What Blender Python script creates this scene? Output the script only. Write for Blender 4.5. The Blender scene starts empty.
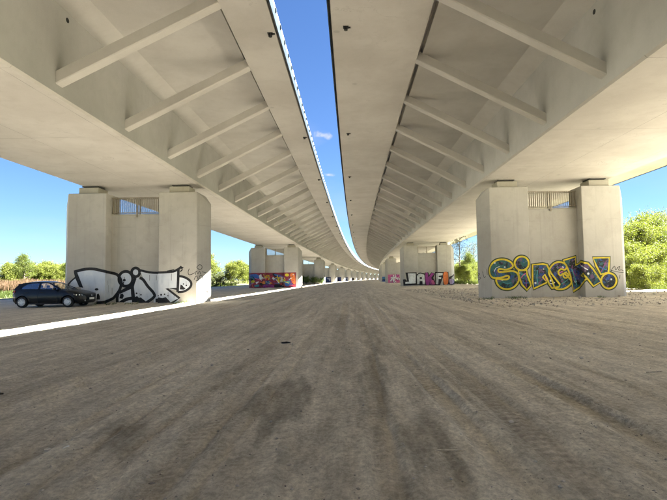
import bpy, bmesh, math, random
import numpy as np
from mathutils import Vector, Matrix, Euler

sc = bpy.context.scene
COL = sc.collection
rad = math.radians

# ------------------------------------------------------------------ camera
EYE = 1.40
cam_data = bpy.data.cameras.new('camera')
cam_data.sensor_width = 36.0
cam_data.lens = 36.0 * 482.0 / 667.0
cam_data.shift_x = -14.47 / 667.0; cam_data.clip_end = 9000
cam = bpy.data.objects.new('camera', cam_data)
COL.objects.link(cam)
cam.matrix_world = (Matrix.Translation((0, 0, EYE)) @ Matrix.Rotation(rad(90) + 0.0596, 4, 'X') @ Matrix.Rotation(-0.0141, 4, 'Z'))
sc.camera = cam

# ------------------------------------------------------------------ sky, sun, exposure
SUN_LAT = 0.765                      # horizontal run per metre of drop, across the bridge
sun_dir = Vector((SUN_LAT, 0.07, 1.0)).normalized()
SUN_EL = math.asin(sun_dir.z)
SUN_AZ = math.atan2(sun_dir.x, sun_dir.y)
world = bpy.data.worlds.new('World'); sc.world = world; world.use_nodes = True
wn, wl = world.node_tree.nodes, world.node_tree.links
wn.clear()
w_out = wn.new('ShaderNodeOutputWorld'); w_bg = wn.new('ShaderNodeBackground')
sky = wn.new('ShaderNodeTexSky'); sky.sky_type = 'NISHITA'; sky.sun_disc = False
sky.sun_elevation = SUN_EL; sky.sun_rotation = SUN_AZ
sky.altitude = 100; sky.air_density = 1.0; sky.dust_density = 0.0; sky.ozone_density = 2.5
w_bg.inputs['Strength'].default_value = 0.05
wl.new(w_bg.outputs[0], w_out.inputs[0])
# small fair-weather cloud puffs, laid out by direction in the sky
w_tc = wn.new('ShaderNodeTexCoord')
def wmath(op, a, b=None, c=None):
    n = wn.new('ShaderNodeMath'); n.operation = op
    for i, v in enumerate((a, b, c)):
        if v is None: continue
        if isinstance(v, (int, float)): n.inputs[i].default_value = v
        else: wl.new(v, n.inputs[i])
    return n.outputs[0]
w_no = wn.new('ShaderNodeTexNoise'); w_no.inputs['Scale'].default_value = 34; w_no.inputs['Detail'].default_value = 6
wl.new(w_tc.outputs['Generated'], w_no.inputs['Vector'])
w_no2 = wn.new('ShaderNodeTexNoise'); w_no2.inputs['Scale'].default_value = 3.2; w_no2.inputs['Detail'].default_value = 5
w_map = wn.new('ShaderNodeMapping'); w_map.inputs['Scale'].default_value = (1, 1, 3.2)
wl.new(w_tc.outputs['Generated'], w_map.inputs['Vector']); wl.new(w_map.outputs[0], w_no2.inputs['Vector'])
cover = None
for az, el, r in ((-2.75, 16.8, 0.021), (-2.2, 12.3, 0.013), (-3.9, 14.4, 0.008), 
                  (58, 22, 0.07), (-52, 30, 0.06), (140, 35, 0.1), (-120, 28, 0.09), (95, 14, 0.06), (-160, 18, 0.08)):
    d = (math.sin(rad(az)) * math.cos(rad(el)), math.cos(rad(az)) * math.cos(rad(el)), math.sin(rad(el)))
    vd = wn.new('ShaderNodeVectorMath'); vd.operation = 'SUBTRACT'
    wl.new(w_tc.outputs['Generated'], vd.inputs[0]); vd.inputs[1].default_value = d
    vs = wn.new('ShaderNodeVectorMath'); vs.operation = 'MULTIPLY'
    wl.new(vd.outputs[0], vs.inputs[0]); vs.inputs[1].default_value = (1, 1, 2.3)
    vl = wn.new('ShaderNodeVectorMath'); vl.operation = 'LENGTH'; wl.new(vs.outputs[0], vl.inputs[0])
    m = wmath('SUBTRACT', 1.0, wmath('DIVIDE', vl.outputs['Value'], r))
    cover = m if cover is None else wmath('MAXIMUM', cover, m)
puff = wmath('MULTIPLY_ADD', wmath('SUBTRACT', w_no.outputs['Fac'], 0.5), 2.6, wmath('MULTIPLY', cover, 0.8))
mr = wn.new('ShaderNodeMapRange'); mr.interpolation_type = 'SMOOTHSTEP'
mr.inputs['From Min'].default_value = 0.12; mr.inputs['From Max'].default_value = 0.75; mr.inputs['To Max'].default_value = 0.85
wl.new(puff, mr.inputs['Value'])
inside = wmath('GREATER_THAN', cover, -0.5)
wisp = wn.new('ShaderNodeMapRange'); wisp.inputs['From Min'].default_value = 0.56; wisp.inputs['From Max'].default_value = 0.8
wisp.inputs['To Max'].default_value = 0.22
wl.new(w_no2.outputs['Fac'], wisp.inputs['Value'])
cfac = wmath('MAXIMUM', wmath('MULTIPLY', mr.outputs[0], inside), wisp.outputs[0])
w_mix = wn.new('ShaderNodeMix'); w_mix.data_type = 'RGBA'
w_tint = wn.new('ShaderNodeMix'); w_tint.data_type = 'RGBA'; w_tint.blend_type = 'MULTIPLY'      # clear, deep spring blue
w_tint.inputs['Factor'].default_value = 1.0; w_tint.inputs['B'].default_value = (0.132, 0.172, 0.232, 1)
wl.new(sky.outputs[0], w_tint.inputs['A'])
wl.new(cfac, w_mix.inputs['Factor']); wl.new(w_tint.outputs['Result'], w_mix.inputs['A'])
w_mix.inputs['B'].default_value = (1.0, 1.03, 1.06, 1)
wl.new(w_mix.outputs['Result'], w_bg.inputs['Color'])

sun_data = bpy.data.lights.new('sun', 'SUN'); sun_data.energy = 5.0; sun_data.angle = rad(0.53)
sun_data.color = (1.0, 0.965, 0.91)
sun = bpy.data.objects.new('sun', sun_data); COL.objects.link(sun)
sun.rotation_euler = sun_dir.to_track_quat('Z', 'Y').to_euler(); sun.location = (60, 0, 90)

sc.view_settings.view_transform = 'Standard'; sc.view_settings.look = 'None'
sc.view_settings.gamma = 1.0; sc.view_settings.use_curve_mapping = False
sc.view_settings.exposure = 4.2
sc.render.engine = 'CYCLES'
sc.cycles.max_bounces = 12; sc.cycles.diffuse_bounces = 10; sc.cycles.glossy_bounces = 3
sc.cycles.transparent_max_bounces = 12; sc.cycles.transmission_bounces = 6
sc.cycles.use_denoising = True
try: sc.cycles.denoiser = 'OPENIMAGEDENOISE'
except Exception: pass
sc.cycles.sample_clamp_indirect = 8

# ------------------------------------------------------------------ helpers
def make_obj(name, mesh, mat=None, parent=None, loc=None, rot=None):
    o = bpy.data.objects.new(name, mesh); COL.objects.link(o)
    if mat is not None and mesh is not None and not mesh.materials: mesh.materials.append(mat)
    if parent is not None: o.parent = parent
    if loc is not None: o.location = loc
    if rot is not None: o.rotation_euler = rot
    return o
def tag(o, label=None, cat=None, group=None, kind=None):
    if label: o['label'] = label
    if cat: o['category'] = cat
    if group: o['group'] = group
    if kind: o['kind'] = kind
    return o
def empty(name, loc=(0, 0, 0), rz=0.0, label=None, cat=None, group=None):
    o = bpy.data.objects.new(name, None); COL.objects.link(o)
    o.location = loc; o.rotation_euler = (0, 0, rz); o.empty_display_size = 0.3
    return tag(o, label, cat, group)

class MB:
    """collects geometry of ONE part"""
    def __init__(s): s.v = []; s.f = []; s.mi = []
    def add(s, vs, fs, m=0):
        b = len(s.v); s.v += [tuple(p) for p in vs]
        for f in fs: s.f.append(tuple(i + b for i in f)); s.mi.append(m)
        return s
    def box(s, c, d, rz=0.0, m=0):
        x, y, z = d[0] / 2, d[1] / 2, d[2] / 2
        cr, sr = math.cos(rz), math.sin(rz)
        pts = []
        for dz in (-z, z):
            for dx, dy in ((-x, -y), (x, -y), (x, y), (-x, y)):
                pts.append((c[0] + dx * cr - dy * sr, c[1] + dx * sr + dy * cr, c[2] + dz))
        return s.add(pts, [(3, 2, 1, 0), (4, 5, 6, 7), (0, 1, 5, 4), (1, 2, 6, 5), (2, 3, 7, 6), (3, 0, 4, 7)], m)
    def prism(s, poly, d0, d1, fn, m=0):
        """polygon (a,b) pushed from depth d0 to d1; fn(a,b,d)->xyz"""
        n = len(poly)
        vs = [fn(a, b, d0) for a, b in poly] + [fn(a, b, d1) for a, b in poly]
        fs = [tuple(range(n))[::-1], tuple(range(n, 2 * n))] + [(i, (i + 1) % n, n + (i + 1) % n, n + i) for i in range(n)]
        return s.add(vs, fs, m)
    def tube(s, pts, r, n=8, cap=True, m=0):
        pts = [Vector(p) for p in pts]
        rs = r if isinstance(r, (list, tuple)) else [r] * len(pts)
        b = len(s.v)
        prev = None
        for i, p in enumerate(pts):
            t = (pts[min(i + 1, len(pts) - 1)] - pts[max(i - 1, 0)]).normalized()
            ref = Vector((0, 0, 1)) if abs(t.z) < 0.9 else Vector((1, 0, 0))
            u = prev - t * prev.dot(t) if prev is not None else t.cross(ref)
            u.normalize(); w = t.cross(u); prev = u
            for k in range(n):
                a = 2 * math.pi * k / n
                s.v.append(tuple(p + (u * math.cos(a) + w * math.sin(a)) * rs[i]))
        for i in range(len(pts) - 1):
            for k in range(n):
                s.f.append((b + i * n + k, b + i * n + (k + 1) % n, b + (i + 1) * n + (k + 1) % n, b + (i + 1) * n + k)); s.mi.append(m)
        if cap:
            s.f.append(tuple(b + k for k in range(n))[::-1]); s.mi.append(m)
            s.f.append(tuple(b + (len(pts) - 1) * n + k for k in range(n))); s.mi.append(m)
        return s
    def mesh(s, name, mats=(), smooth=False, bevel=0.0, seg=1, fix=True, auto=None):
        me = bpy.data.meshes.new(name)
        me.from_pydata(s.v, [], s.f)
        for m in mats: me.materials.append(m)
        if any(s.mi): me.polygons.foreach_set('material_index', s.mi)
        if fix or bevel:
            bm = bmesh.new(); bm.from_mesh(me)
            if fix: bmesh.ops.recalc_face_normals(bm, faces=bm.faces)
            if bevel:
                es = [e for e in bm.edges if len(e.link_faces) == 2 and e.calc_face_angle(0) > 0.4]
                bmesh.ops.bevel(bm, geom=es, offset=bevel, segments=seg, affect='EDGES', profile=0.5, clamp_overlap=True)
            bm.to_mesh(me); bm.free()
        if smooth:
            me.polygons.foreach_set('use_smooth', [True] * len(me.polygons))
            if auto: me.set_sharp_from_angle(angle=rad(auto))
        me.update()
        return me

def np_mesh(name, verts, faces, mats=(), smooth=False):
    """fast mesh from numpy arrays (faces all quads or all triangles)"""
    me = bpy.data.meshes.new(name)
    n, k = faces.shape
    me.vertices.add(len(verts)); me.vertices.foreach_set('co', np.ascontiguousarray(verts, dtype=np.float32).ravel())
    me.loops.add(n * k); me.loops.foreach_set('vertex_index', np.ascontiguousarray(faces, dtype=np.int32).ravel())
    me.polygons.add(n); me.polygons.foreach_set('loop_start', np.arange(0, n * k, k, dtype=np.int32))
    if smooth: me.polygons.foreach_set('use_smooth', np.ones(n, dtype=bool))
    for m in mats: me.materials.append(m)
    me.update(calc_edges=True); me.validate()
    return me

# the road runs along +Y and bends gently to the right
RAD_CURVE = 4030.0
def P(s, X, Z=0.0):
    th = s / RAD_CURVE
    return Vector((RAD_CURVE - (RAD_CURVE - X) * math.cos(th), (RAD_CURVE - X) * math.sin(th), Z))
def head(s): return -s / RAD_CURVE

# ------------------------------------------------------------------ procedural materials
class NT:
    def __init__(s, name):
        s.mat = bpy.data.materials.new(name); s.mat.use_nodes = True
        s.n, s.l = s.mat.node_tree.nodes, s.mat.node_tree.links
        s.b = s.n['Principled BSDF']
    def val(s, sock, v):
        if isinstance(v, (int, float)): sock.default_value = v
        elif isinstance(v, tuple): sock.default_value = v if len(v) != 3 or sock.type == 'VECTOR' else (*v, 1)
        else: s.l.new(v, sock)
    def math(s, op, *a):
        n = s.n.new('ShaderNodeMath'); n.operation = op
        for i, v in enumerate(a): s.val(n.inputs[i], v)
        return n.outputs[0]
    def pos(s):
        return s.n.new('ShaderNodeNewGeometry').outputs['Position']
    def uv(s): return s.n.new('ShaderNodeUVMap').outputs[0]
    def obj(s): return s.n.new('ShaderNodeTexCoord').outputs['Object']
    def mapping(s, vec, scale=(1, 1, 1), loc=(0, 0, 0), rot=(0, 0, 0)):
        m = s.n.new('ShaderNodeMapping'); s.l.new(vec, m.inputs[0])
        m.inputs['Scale'].default_value = scale; m.inputs['Location'].default_value = loc; m.inputs['Rotation'].default_value = rot
        return m.outputs[0]
    def noise(s, vec, scale, detail=4, rough=0.55, dist=0.0):
        n = s.n.new('ShaderNodeTexNoise'); s.l.new(vec, n.inputs['Vector'])
        n.inputs['Scale'].default_value = scale; n.inputs['Detail'].default_value = detail
        n.inputs['Roughness'].default_value = rough; n.inputs['Distortion'].default_value = dist
        return n.outputs['Fac']
    def ramp(s, v, a, b, lo=0.0, hi=1.0):
        n = s.n.new('ShaderNodeMapRange'); n.interpolation_type = 'SMOOTHSTEP'
        s.val(n.inputs['Value'], v)
        n.inputs['From Min'].default_value = a; n.inputs['From Max'].default_value = b
        n.inputs['To Min'].default_value = lo; n.inputs['To Max'].default_value = hi
        return n.outputs[0]
    def mix(s, f, a, b, mode='MIX'):
        n = s.n.new('ShaderNodeMix'); n.data_type = 'RGBA'; n.blend_type = mode
        s.val(n.inputs['Factor'], f); s.val(n.inputs['A'], a); s.val(n.inputs['B'], b)
        return n.outputs['Result']
    def bump(s, h, dist, strength=1.0, normal=None):
        n = s.n.new('ShaderNodeBump'); n.inputs['Distance'].default_value = dist; n.inputs['Strength'].default_value = strength
        s.val(n.inputs['Height'], h)
        if normal is not None: s.l.new(normal, n.inputs['Normal'])
        return n.outputs[0]
    def attr(s, name):
        n = s.n.new('ShaderNodeAttribute'); n.attribute_name = name; return n.outputs['Fac']
    def done(s, color, rough=0.8, normal=None, metal=0.0, spec=0.3):
        s.val(s.b.inputs['Base Color'], color); s.val(s.b.inputs['Roughness'], rough)
        s.b.inputs['Metallic'].default_value = metal; s.b.inputs['Specular IOR Level'].default_value = spec
        if normal is not None: s.l.new(normal, s.b.inputs['Normal'])
        return s.mat

def mat_concrete(name, base, warm=0.5, joints=None, streak=0.35, patch=0.3, pours=False, spots=0.0):
    t = NT(name); p = t.pos()
    big = t.noise(p, 0.28, 5, 0.6)
    mid = t.noise(p, 1.7, 6, 0.62, 0.4)
    fine = t.noise(p, 24, 5, 0.6)
    st = t.noise(t.mapping(p, (2.3, 2.3, 0.16)), 1.4, 5, 0.6)
    dark = tuple(c * (0.70 - 0.03 * i) for i, c in enumerate(base)); light = tuple(min(1, c * 1.14) for c in base)
    c = t.mix(t.ramp(big, 0.33, 0.68), t.mix(0.35, base, dark), t.mix(0.6, base, light))
    c = t.mix(t.ramp(mid, 0.48, 0.72, 0, patch), c, dark)
    c = t.mix(t.ramp(st, 0.52, 0.74, 0, streak), c, tuple(x * 0.62 for x in base))
    c = t.mix(t.ramp(fine, 0.35, 0.7, 0, 0.16), c, light)
    pores = t.ramp(t.noise(p, 95, 2, 0.5), 0.66, 0.72, 0, 0.35)
    c = t.mix(pores, c, tuple(x * 0.4 for x in base))
    hgt = t.math('MULTIPLY_ADD', fine, 0.35, mid)
    if spots:
        vo = t.n.new('ShaderNodeTexVoronoi'); t.l.new(t.mapping(p, (0.45, 0.45, 0.45)), vo.inputs['Vector']); vo.inputs['Scale'].default_value = 1.0
        sp = t.math('MULTIPLY', t.ramp(t.math('ADD', vo.outputs['Distance'], t.math('MULTIPLY', mid, 0.12)), 0.085, 0.13, 1, 0), spots)
        c = t.mix(sp, c, tuple(x * 0.45 for x in base))
        crk = t.ramp(t.math('ABSOLUTE', t.math('SUBTRACT', t.noise(p, 0.33, 6, 0.62), 0.5)), 0.0, 0.006, 1, 0)
        c = t.mix(t.math('MULTIPLY', crk, t.math('MULTIPLY', spots, t.ramp(big, 0.5, 0.62))), c, tuple(x * 0.5 for x in base))
    if pours:
        sz_ = t.n.new('ShaderNodeSeparateXYZ'); t.l.new(p, sz_.inputs[0])
        fz = t.math('PINGPONG', t.math('ADD', sz_.outputs['Z'], t.math('MULTIPLY', mid, 0.03)), 1.22)
        ln = t.math('MULTIPLY', t.ramp(fz, 0.0, 0.018, 1, 0), t.ramp(t.noise(p, 0.8, 3), 0.42, 0.6, 0, 0.4))
        c = t.mix(ln, c, tuple(x * 0.45 for x in base)); hgt = t.math('SUBTRACT', hgt, ln)
        runs = t.noise(t.mapping(p, (5.5, 5.5, 0.10)), 1.0, 5, 0.65)
        c = t.mix(t.ramp(runs, 0.56, 0.74, 0, 0.30), c, tuple(x * 0.55 for x in base))
        c = t.mix(t.ramp(t.noise(p, 0.7, 5, 0.7, 0.6), 0.55, 0.70, 0, 0.22), c, tuple(min(1, x * 1.3) for x in base))
    if joints:
        for (w, h, off, m, amt) in joints:
            b = t.n.new('ShaderNodeTexBrick'); t.l.new(t.uv(), b.inputs['Vector'])
            b.offset = off; b.inputs['Scale'].default_value = 1.0
            b.inputs['Brick Width'].default_value = w; b.inputs['Row Height'].default_value = h
            b.inputs['Mortar Size'].default_value = m; b.inputs['Mortar Smooth'].default_value = 0.3
            b.inputs['Color1'].default_value = (0.47, 0.47, 0.47, 1); b.inputs['Color2'].default_value = (0.53, 0.53, 0.53, 1)
            b.inputs['Bias'].default_value = 0
            jf = t.math('MULTIPLY', b.outputs['Fac'], t.math('MULTIPLY', t.ramp(t.noise(p, 0.9, 3), 0.35, 0.6), amt))
            c = t.mix(jf, c, tuple(x * 0.35 for x in base))
            c = t.mix(0.25, c, b.outputs['Color'], 'OVERLAY')
            hgt = t.math('SUBTRACT', hgt, t.math('MULTIPLY', b.outputs['Fac'], 0.8))
    return t.done(c, t.ramp(mid, 0.3, 0.7, 0.72, 0.9), t.bump(hgt, 0.012, 0.5), spec=0.25)

def mat_plain(name, color, rough=0.6, metal=0.0, var=0.15, scale=6.0, bump=0.0, spec=0.4):
    t = NT(name); p = t.pos()
    n = t.noise(p, scale, 4)
    c = t.mix(t.ramp(n, 0.3, 0.7), tuple(x * (1 - var) for x in color), tuple(min(1, x * (1 + var)) for x in color))
    return t.done(c, t.ramp(n, 0.2, 0.8, max(0, rough - 0.08), min(1, rough + 0.08)),
                  t.bump(n, bump) if bump else None, metal, spec)

C_SOFFIT = mat_concrete('concrete_soffit', (0.52, 0.502, 0.47), joints=[(6.6, 3.5, 0.0, 0.010, 0.65)], streak=0.06, patch=0.2, spots=0.5)
C_WEB = mat_concrete('concrete_slab', (0.515, 0.505, 0.48), streak=0.06, patch=0.14)
C_WEB_SKYTINT = mat_concrete('concrete_web_skytint', (0.42, 0.42, 0.405), streak=0.08, patch=0.14)  # web faces cooler and greyer: skylight from the gap put into the colour
C_BEAM = mat_concrete('concrete_edge_beam', (0.515, 0.50, 0.472), streak=0.04, patch=0.16, spots=0.35)
C_STRUT = mat_concrete('concrete_strut', (0.52, 0.505, 0.475), streak=0.04, patch=0.12)
C_PIER = mat_concrete('concrete_pier', (0.40, 0.39, 0.358), streak=0.22, pours=True)
C_PED = mat_concrete('concrete_pedestal', (0.37, 0.355, 0.30), streak=0.25)
M_FASCIA = mat_plain('fascia_painted', (0.024, 0.037, 0.048), 0.5, var=0.08, scale=1.5)
M_DRIP = mat_plain('drip_sheet_dark', (0.05, 0.045, 0.04), 0.6, var=0.3)
M_BLACK = mat_plain('black_rubber', (0.02, 0.02, 0.02), 0.7)
M_BEARING = mat_plain('bearing_steel', (0.07, 0.068, 0.065), 0.6)
M_RAIL = mat_plain('galvanised_rail', (0.25, 0.22, 0.17), 0.5, 0.0, var=0.12)
M_ASPHALT = mat_plain('asphalt', (0.05, 0.05, 0.05), 0.9, var=0.2, scale=20, bump=0.01)
# ------------------------------------------------------------------ ground
rng = np.random.default_rng(7)
_tab = rng.random((256, 256))
def vnoise(x, y):
    xi = np.floor(x).astype(int); yi = np.floor(y).astype(int)
    fx = x - xi; fy = y - yi
    fx = fx * fx * (3 - 2 * fx); fy = fy * fy * (3 - 2 * fy)
    a = _tab[xi % 256, yi % 256]; b = _tab[(xi + 1) % 256, yi % 256]
    c = _tab[xi % 256, (yi + 1) % 256]; d = _tab[(xi + 1) % 256, (yi + 1) % 256]
    return (a * (1 - fx) + b * fx) * (1 - fy) + (c * (1 - fx) + d * fx) * fy
def fbm(x, y, o=4):
    r = 0; amp = 0.5; t = 0
    for i in range(o):
        r = r + amp * vnoise(x + 17.3 * i, y + 9.1 * i); t += amp; x = x * 2.03; y = y * 2.03; amp *= 0.5
    return r / t
def sstep(a, b, x):
    t = np.clip((x - a) / (b - a), 0, 1); return t * t * (3 - 2 * t)

def span(lo, hi, d0, grow, far):
    """dense between lo and hi (step d0), growing outside up to +-far"""
    xs = list(np.arange(lo, hi + d0, d0)); d = d0
    while xs[-1] < far: d *= grow; xs.append(xs[-1] + d)
    d = d0; left = []
    x = lo
    while x > -far: d *= grow; x -= d; left.append(x)
    return np.array(left[::-1] + xs)
gx = span(-5.0, 6.5, 0.032, 1.03, 3500)
gy = [2.0]; d = 0.028
while gy[-1] < 4500:
    d = max(0.028, gy[-1] * 0.0085) if gy[-1] < 60 else gy[-1] * 0.03
    gy.append(gy[-1] + d)
yb = [2.0]; d = 0.05
while yb[-1] > -3000: d *= 1.12; yb.append(yb[-1] - d)
gy = np.array(yb[:0:-1] + gy)
GX, GY = np.meshgrid(gx, gy)
LX = GX - np.sign(GY) * 0 - GY * GY / (2 * RAD_CURVE) * (np.abs(GY) < 1500) - (np.abs(GY) >= 1500) * 280   # lateral place on the road

# wheel tracks: (lateral at y=0, slope, wobble, depth, half width)
tracks = [(-4.9, .012, .25, .030, .17), (-3.4, .012, .25, .028, .17), (-2.55, -.02, .3, .022, .15), (-1.1, -.02, .3, .024, .15),
          (-0.35, .004, .12, .030, .18), (0.22, .01, .08, .020, .13), (0.95, .012, .2, .026, .15), (1.55, .004, .12, .018, .16), (2.4, .012, .2, .026, .15),
          (3.3, .03, .3, .024, .15), (4.75, .03, .3, .024, .15), (6.4, .02, .4, .03, .18), (7.9, .02, .4, .03, .18),
          (-7.0, -.03, .4, .025, .16), (-5.6, -.03, .4, .025, .16), (2.9, -.05, .4, .02, .14), (1.35, -.05, .4, .02, .14)]
_r = random.Random(12)
for _k in range(46):
    tracks.append((_r.uniform(-7, 9), _r.choice((.004, .012, .03, -.02, -.03, .05)) + _r.uniform(-.01, .01), _r.uniform(.1, .4), _r.uniform(.006, .012), _r.uniform(.03, .055)))
ridge = np.zeros_like(GX)
track_h = np.zeros_like(GX); track_m = np.zeros_like(GX); tread = np.zeros_like(GX); tu = np.zeros_like(GX); tbest = np.zeros_like(GX)
for i, (x0, sl, wob, dep, hw) in enumerate(tracks):
    g1 = gy[:, None]; xc = x0 + sl * g1 + wob * (fbm(g1 * 0.06 + 31 * i, g1 * 0 + i * 3.7, 2) - 0.5) * 2
    u = (LX - xc) / hw
    on = 0.35 + 0.65 * sstep(0.35, 0.6, fbm(g1 * 0.11 + 13 * i, g1 * 0 + 5.1 * i, 2))
    fall = np.exp(-(np.maximum(np.abs(u) - 0.7, 0) / 0.22) ** 2)
    track_h += on * (-dep * fall + 0.7 * dep * np.exp(-((np.abs(u) - 1.3) / 0.25) ** 2))
    track_m = np.maximum(track_m, on * fall * (0.6 if hw > .1 else 1.0) * (1 if hw < .1 else 0.7 + 0.3 * np.cos(u * 11)))
    ridge = np.maximum(ridge, on * np.exp(-((np.abs(u) - 1.25) / 0.22) ** 2) * (hw > .1))
    if hw < .1: continue
    better = on * fall > tbest; tu = np.where(better, u, tu); tbest = np.maximum(tbest, on * fall)
amp = 1 / (1 + (np.hypot(GX, GY) / 160) ** 2)
wide = 34 * sstep(34, 24, GY + 8 * (LX > 0)) * sstep(0, 8, GY)  # unseen bare soil added at both sides to bounce warm light under the decks
corr = sstep(-33, -30, LX + wide + 3 * (fbm(GX * .2, GY * .2) - .5)) * (1 - sstep(21.5, 24.5, LX - wide + 3 * (fbm(GX * .25 + 40, GY * .25) - .5)))  # bare soil under the bridges, widened by the added bounce area
rough = fbm(GX * 1.3, GY * 1.1, 4) - 0.5
chop = fbm(GX * 5.0, GY * 3.2, 3) - 0.5
clods = np.maximum(fbm(GX * 9 + 3, GY * 7, 2) - 0.62, 0)
side = sstep(5.0, 10.0, LX) + sstep(-9, -14, LX) * 0.5
GZ = amp * (0.05 * (fbm(GX * 0.16, GY * 0.12, 3) - 0.5) + (0.028 + 0.07 * side) * rough + 0.022 * chop * (1 - .6 * track_m)
            + 0.05 * clods + track_h * sstep(-24, -16, LX) * (1 - sstep(9, 15, LX)))
bank = np.exp(-((LX - 8.6) / 1.3) ** 2) * 0.0 + sstep(17.2, 19.5, LX) * 0.28 * (1 - sstep(26, 40, LX))
for k_ in range(-1, 4):
    for xc_, hx_ in ((-13.49, 4.6), (12.73, 4.6)):
        yc_ = 29.7 + 52.8 * k_ + 0.9
        dd = np.hypot(np.maximum(np.abs(LX - xc_) - hx_, 0), np.maximum(np.abs(GY - yc_) - 0.95, 0))
        GZ += 0.13 * np.exp(-(dd / 0.55)) * (0.25 + 1.3 * fbm(GX * 1.7 + 3, GY * 1.7, 3) - 0.35)
GZ += bank * (0.5 + fbm(GX * .6, GY * .6)) * (GY > -60) * (GY < 700)
GZ += sstep(-34, -60, LX) * 0.7 * (fbm(GX * 0.03, GY * 0.03) + 0.2) * (np.hypot(GX, GY) < 1500)
# soil colour masks: damp darker soil has shapes of its own
damp = 0.2 * sstep(0.50, 0.70, fbm(LX * 1.5 + 5, GY * 0.22 + 2, 5)) * sstep(7, 3, np.abs(LX + 0.2)) 
for (cx, cy, rx, ry, ang, a) in ((-2.05, 4.45, .22, .75, -.45, .95), (-.85, 5.75, .42, 1.5, -.12, .9), (.36, 7.4, .22, 3.2, .03, .75), (.62, 4.1, .28, 1.1, .1, .75),
                                 (-.35, 4.0, .2, .9, 0, .6), (-1.75, 7.2, .25, 1.8, -.15, .5), (-2.9, 3.6, .3, .5, -.5, .5), (.55, 12, .3, 5, .02, .55), (-.3, 16, .3, 5, 0, .5), (1.5, 4.6, .15, 1.6, .1, .45)):
    c, s_ = math.cos(ang), math.sin(ang)
    ux = ((LX - cx) * c - (GY - cy) * s_) / rx; uy = ((LX - cx) * s_ + (GY - cy) * c) / ry
    r2 = np.sqrt(ux ** 2 + uy ** 2) + 2.0 * (fbm(GX * 7.5, GY * 1.3, 5) - 0.5)
    damp = np.maximum(damp, .72 * a * sstep(1.15, 0.35, r2) * (.55 + .9 * fbm(GX * 14, GY * 2.2, 3)))
damp *= sstep(40, 18, GY)
ny, nx = GX.shape
idx = np.arange(nx * ny).reshape(ny, nx)
quads = np.stack([idx[:-1, :-1], idx[:-1, 1:], idx[1:, 1:], idx[1:, :-1]], -1).reshape(-1, 4)
verts = np.stack([GX, GY, GZ], -1).reshape(-1, 3)

t = NT('dirt_ground'); p = t.pos()
streak = t.noise(t.mapping(p, (1.6, 0.10, 1)), 1.0, 6, 0.65, 0.3)
streak2 = t.noise(t.mapping(p, (6.5, 0.30, 1), rot=(0, 0, 0.03)), 1.0, 6, 0.65)
clod = t.noise(t.mapping(p, (1, .6, 1)), 4.0, 10, 0.78)
frac = t.noise(t.mapping(p, (1.6, .13, 1), loc=(7, 3, 0)), 1.1, 12, 0.74, 0.2)
blot = t.noise(p, 0.55, 6, 0.65, 0.5)
grit = t.noise(p, 55, 4, 0.7)
grit2 = t.noise(p, 170, 2, 0.6)
col = t.mix(t.ramp(streak, 0.38, 0.62), (0.53, 0.482, 0.396), (0.65, 0.598, 0.502))
col = t.mix(t.ramp(streak2, 0.45, 0.68, 0, 0.7), col, (0.69, 0.64, 0.545))
col = t.mix(t.ramp(blot, 0.52, 0.74, 0, 0.35), col, (0.43, 0.385, 0.31))
col = t.mix(t.math('MULTIPLY', t.attr('track'), t.ramp(streak2, 0.3, 0.65, 0.05, 0.4)), col, (0.68, 0.635, 0.55))
fine = t.noise(t.mapping(p, (1, .8, 1)), 21, 8, 0.72)
col = t.mix(t.math('MULTIPLY', t.attr('ridge'), t.ramp(fine, 0.3, 0.65, 0.1, 0.6)), col, (0.70, 0.655, 0.565))
col = t.mix(t.math('MULTIPLY', t.attr('damp'), t.ramp(grit, 0.2, 0.75, 1.0, 0.72)), col, (0.19, 0.168, 0.132))
col = t.mix(t.ramp(clod, 0.30, 0.70), t.mix(1.0, col, (0.78, 0.775, 0.765), 'MULTIPLY'), t.mix(1.0, col, (1.15, 1.15, 1.14), 'MULTIPLY'))
col = t.mix(t.ramp(frac, 0.36, 0.62), t.mix(1.0, col, (0.84, 0.83, 0.81), 'MULTIPLY'), t.mix(1.0, col, (1.12, 1.12, 1.11), 'MULTIPLY'))
col = t.mix(t.ramp(fine, 0.34, 0.66), t.mix(1.0, col, (0.80, 0.79, 0.775), 'MULTIPLY'), t.mix(1.0, col, (1.2, 1.2, 1.19), 'MULTIPLY'))
col = t.mix(t.ramp(grit, 0.54, 0.68, 0, 0.4), col, (0.19, 0.165, 0.14))
col = t.mix(t.ramp(grit2, 0.66, 0.74, 0, 0.6), col, (0.55, 0.52, 0.47))
dry = t.noise(p, 0.09, 5, 0.6)
gcol = t.mix(t.ramp(t.noise(p, 1.4, 5), 0.3, 0.7), (0.05, 0.062, 0.022), (0.09, 0.098, 0.045))
gcol = t.mix(t.ramp(dry, 0.48, 0.66, 0, 0.8), gcol, (0.20, 0.15, 0.10))
col = t.mix(t.attr('grass'), col, gcol)
sepy = t.n.new('ShaderNodeSeparateXYZ'); t.l.new(p, sepy.inputs[0])
ph = t.math('ADD', t.math('MULTIPLY', sepy.outputs['Y'], 2 * math.pi / 0.125), t.math('MULTIPLY', t.math('ABSOLUTE', t.attr('tread_u')), 3.4))
wv = t.ramp(t.math('SINE', ph), -0.25, 0.35)
tmask = t.math('MULTIPLY', t.ramp(t.attr('tread_mask'), 0.55, 0.85), t.ramp(t.noise(t.mapping(p, (1.2, .35, 1)), 1.0, 4), 0.42, 0.58))
wv = t.math('MULTIPLY', wv, tmask)
col = t.mix(t.math('MULTIPLY', wv, 0.26), col, (0.17, 0.145, 0.12))
hh = t.math('MULTIPLY_ADD', grit2, 0.35, grit)
hh = t.math('SUBTRACT', hh, t.math('MULTIPLY', wv, 0.7))
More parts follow.
